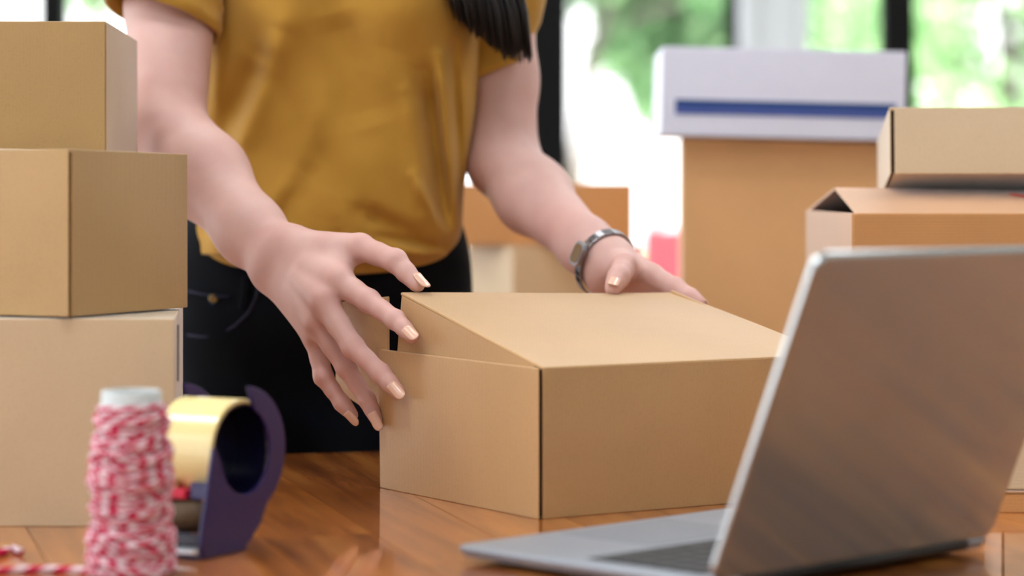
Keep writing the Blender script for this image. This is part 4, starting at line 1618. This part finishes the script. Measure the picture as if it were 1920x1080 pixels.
RO, RI, RWD = 0.0385, 0.0352, 0.05
rl = [ring_pts(TC - ax_ * (RWD - 0.0003), RI), ring_pts(TC - ax_ * RWD, RI + 0.0008), ring_pts(TC - ax_ * RWD, RO - 0.0006), ring_pts(TC - ax_ * (RWD - 0.0006), RO),
      ring_pts(TC - ax_ * 0.0006, RO), ring_pts(TC, RO - 0.0006), ring_pts(TC, RI + 0.0008), ring_pts(TC - ax_ * 0.0003, RI), ring_pts(TC - ax_ * (RWD - 0.0003), RI)]
roll = MB().ring_surface(rl, False, False).build('tape_roll', M['tape'], disp, smooth=False)
rc_ = [ring_pts(TC - ax_ * (RWD - 0.001), RI - 0.0002), ring_pts(TC - ax_ * 0.001, RI - 0.0002), ring_pts(TC - ax_ * 0.001, RI - 0.0022), ring_pts(TC - ax_ * (RWD - 0.001), RI - 0.0022), ring_pts(TC - ax_ * (RWD - 0.001), RI - 0.0002)]
MB().ring_surface(rc_, False, False).build('hub_drum', M['navy'], disp, smooth=False)
MB().prism(ring_pts(TC - ax_ * 0.030, RI - 0.002), ax_, 0.003).build('hub_disc', M['navy'], disp)


def cheek(c, name):
    # far-side crescent from the top, round the back, to the foot and the pointed front guard
    poly = []
    for k in range(19):
        a = math.radians(86 - 140 * k / 18)
        R = 0.0475 + 0.005 * math.sin(math.radians(140 * k / 18)) ** 2
        poly.append(c + ee * (R * math.cos(a)) + Z * (R * math.sin(a)))
    bz_ = -(c.z - TZ) + 0.0006
    poly.append(c + ee * 0.020 + Z * (bz_ + 0.018))
    poly.append(c + ee * 0.006 + Z * (bz_ + 0.006))
    poly.append(c - ee * 0.008 + Z * bz_)
    poly.append(c - ee * 0.052 + Z * bz_)
    poly.append(c - ee * 0.057 + Z * (bz_ + 0.012))
    poly.append(c - ee * 0.0405 + Z * 0.006)
    poly.append(c - ee * 0.0375 + Z * 0.005)
    for k in range(17):
        a = math.radians(190 + (84 + 360 - 190 - 0) * 0 + (360 + 84 - 190) * k / 16)
        R = 0.0315
        if math.degrees(a) % 360 > 80 and math.degrees(a) % 360 < 180:
            continue
        poly.append(c + ee * (R * math.cos(a)) + Z * (R * math.sin(a)))
    return MB().prism(poly, ax_, 0.0028).build(name, M['purple'], disp, bevel=0.0007)


cheek(TC + ax_ * 0.0015, 'side_frame')
cheek(TC - ax_ * (RWD + 0.0045), 'side_frame')
zb = TZ
cm = V2(TC.x, TC.y, 0) - ax_ * (RWD / 2)
def at_(e, z):
    return Vector((cm.x, cm.y, TZ + z)) + ee * e
MB().box(at_(-0.024, 0.004), (RWD + 0.006, 0.056, 0.007), (ax_, ee, Z)).build('foot_plate', M['purple'], disp, bevel=0.001)
MB().tube([at_(-0.036, 0.028) - ax_ * (RWD / 2 + 0.001), at_(-0.036, 0.028) + ax_ * (RWD / 2 + 0.001)], 0.0115, 20).build('rubber_roller', M['rubber'], disp, smooth=True)
bl_ = MB()
bl_.box(at_(-0.0545, 0.0085), (RWD + 0.004, 0.012, 0.0022), (ax_, (ee + Z * 0.5).normalized(), (Z - ee * 0.5).normalized()))
nt_ = 16
for k in range(nt_):
    o_ = at_(-0.0595, 0.006) + ax_ * (-(RWD + 0.002) / 2 + (RWD + 0.002) * (k + 0.5) / nt_)
    hw = (RWD + 0.002) / nt_ / 2
    bl_.prism([o_ - ax_ * hw, o_ + ax_ * hw, o_ - ee * 0.003 - Z * 0.0015], Vector((0, 0, 1)), 0.001)
bl_.build('cutting_blade', M['steel_bright'], disp)
MB().box(at_(-0.0525, 0.0145), (RWD + 0.002, 0.006, 0.008), (ax_, ee, Z)).build('blade_holder', M['navy'], disp, bevel=0.001)
MB().box(at_(-0.036, 0.0445) - ax_ * 0.006, (0.022, 0.012, 0.007), (ax_, ee, Z)).build('brake_tab', M['red_plastic'], disp, bevel=0.001)
MB().box(at_(-0.037, 0.0495) - ax_ * 0.015, (0.016, 0.006, 0.012), (ax_, ee, Z)).build('tape_end', M['tape'], disp, bevel=0.0006)
MB().box(at_(-0.034, 0.047) + ax_ * 0.016, (0.018, 0.010, 0.012), (ax_, ee, Z)).build('brake_arm', M['purple'], disp, bevel=0.001)
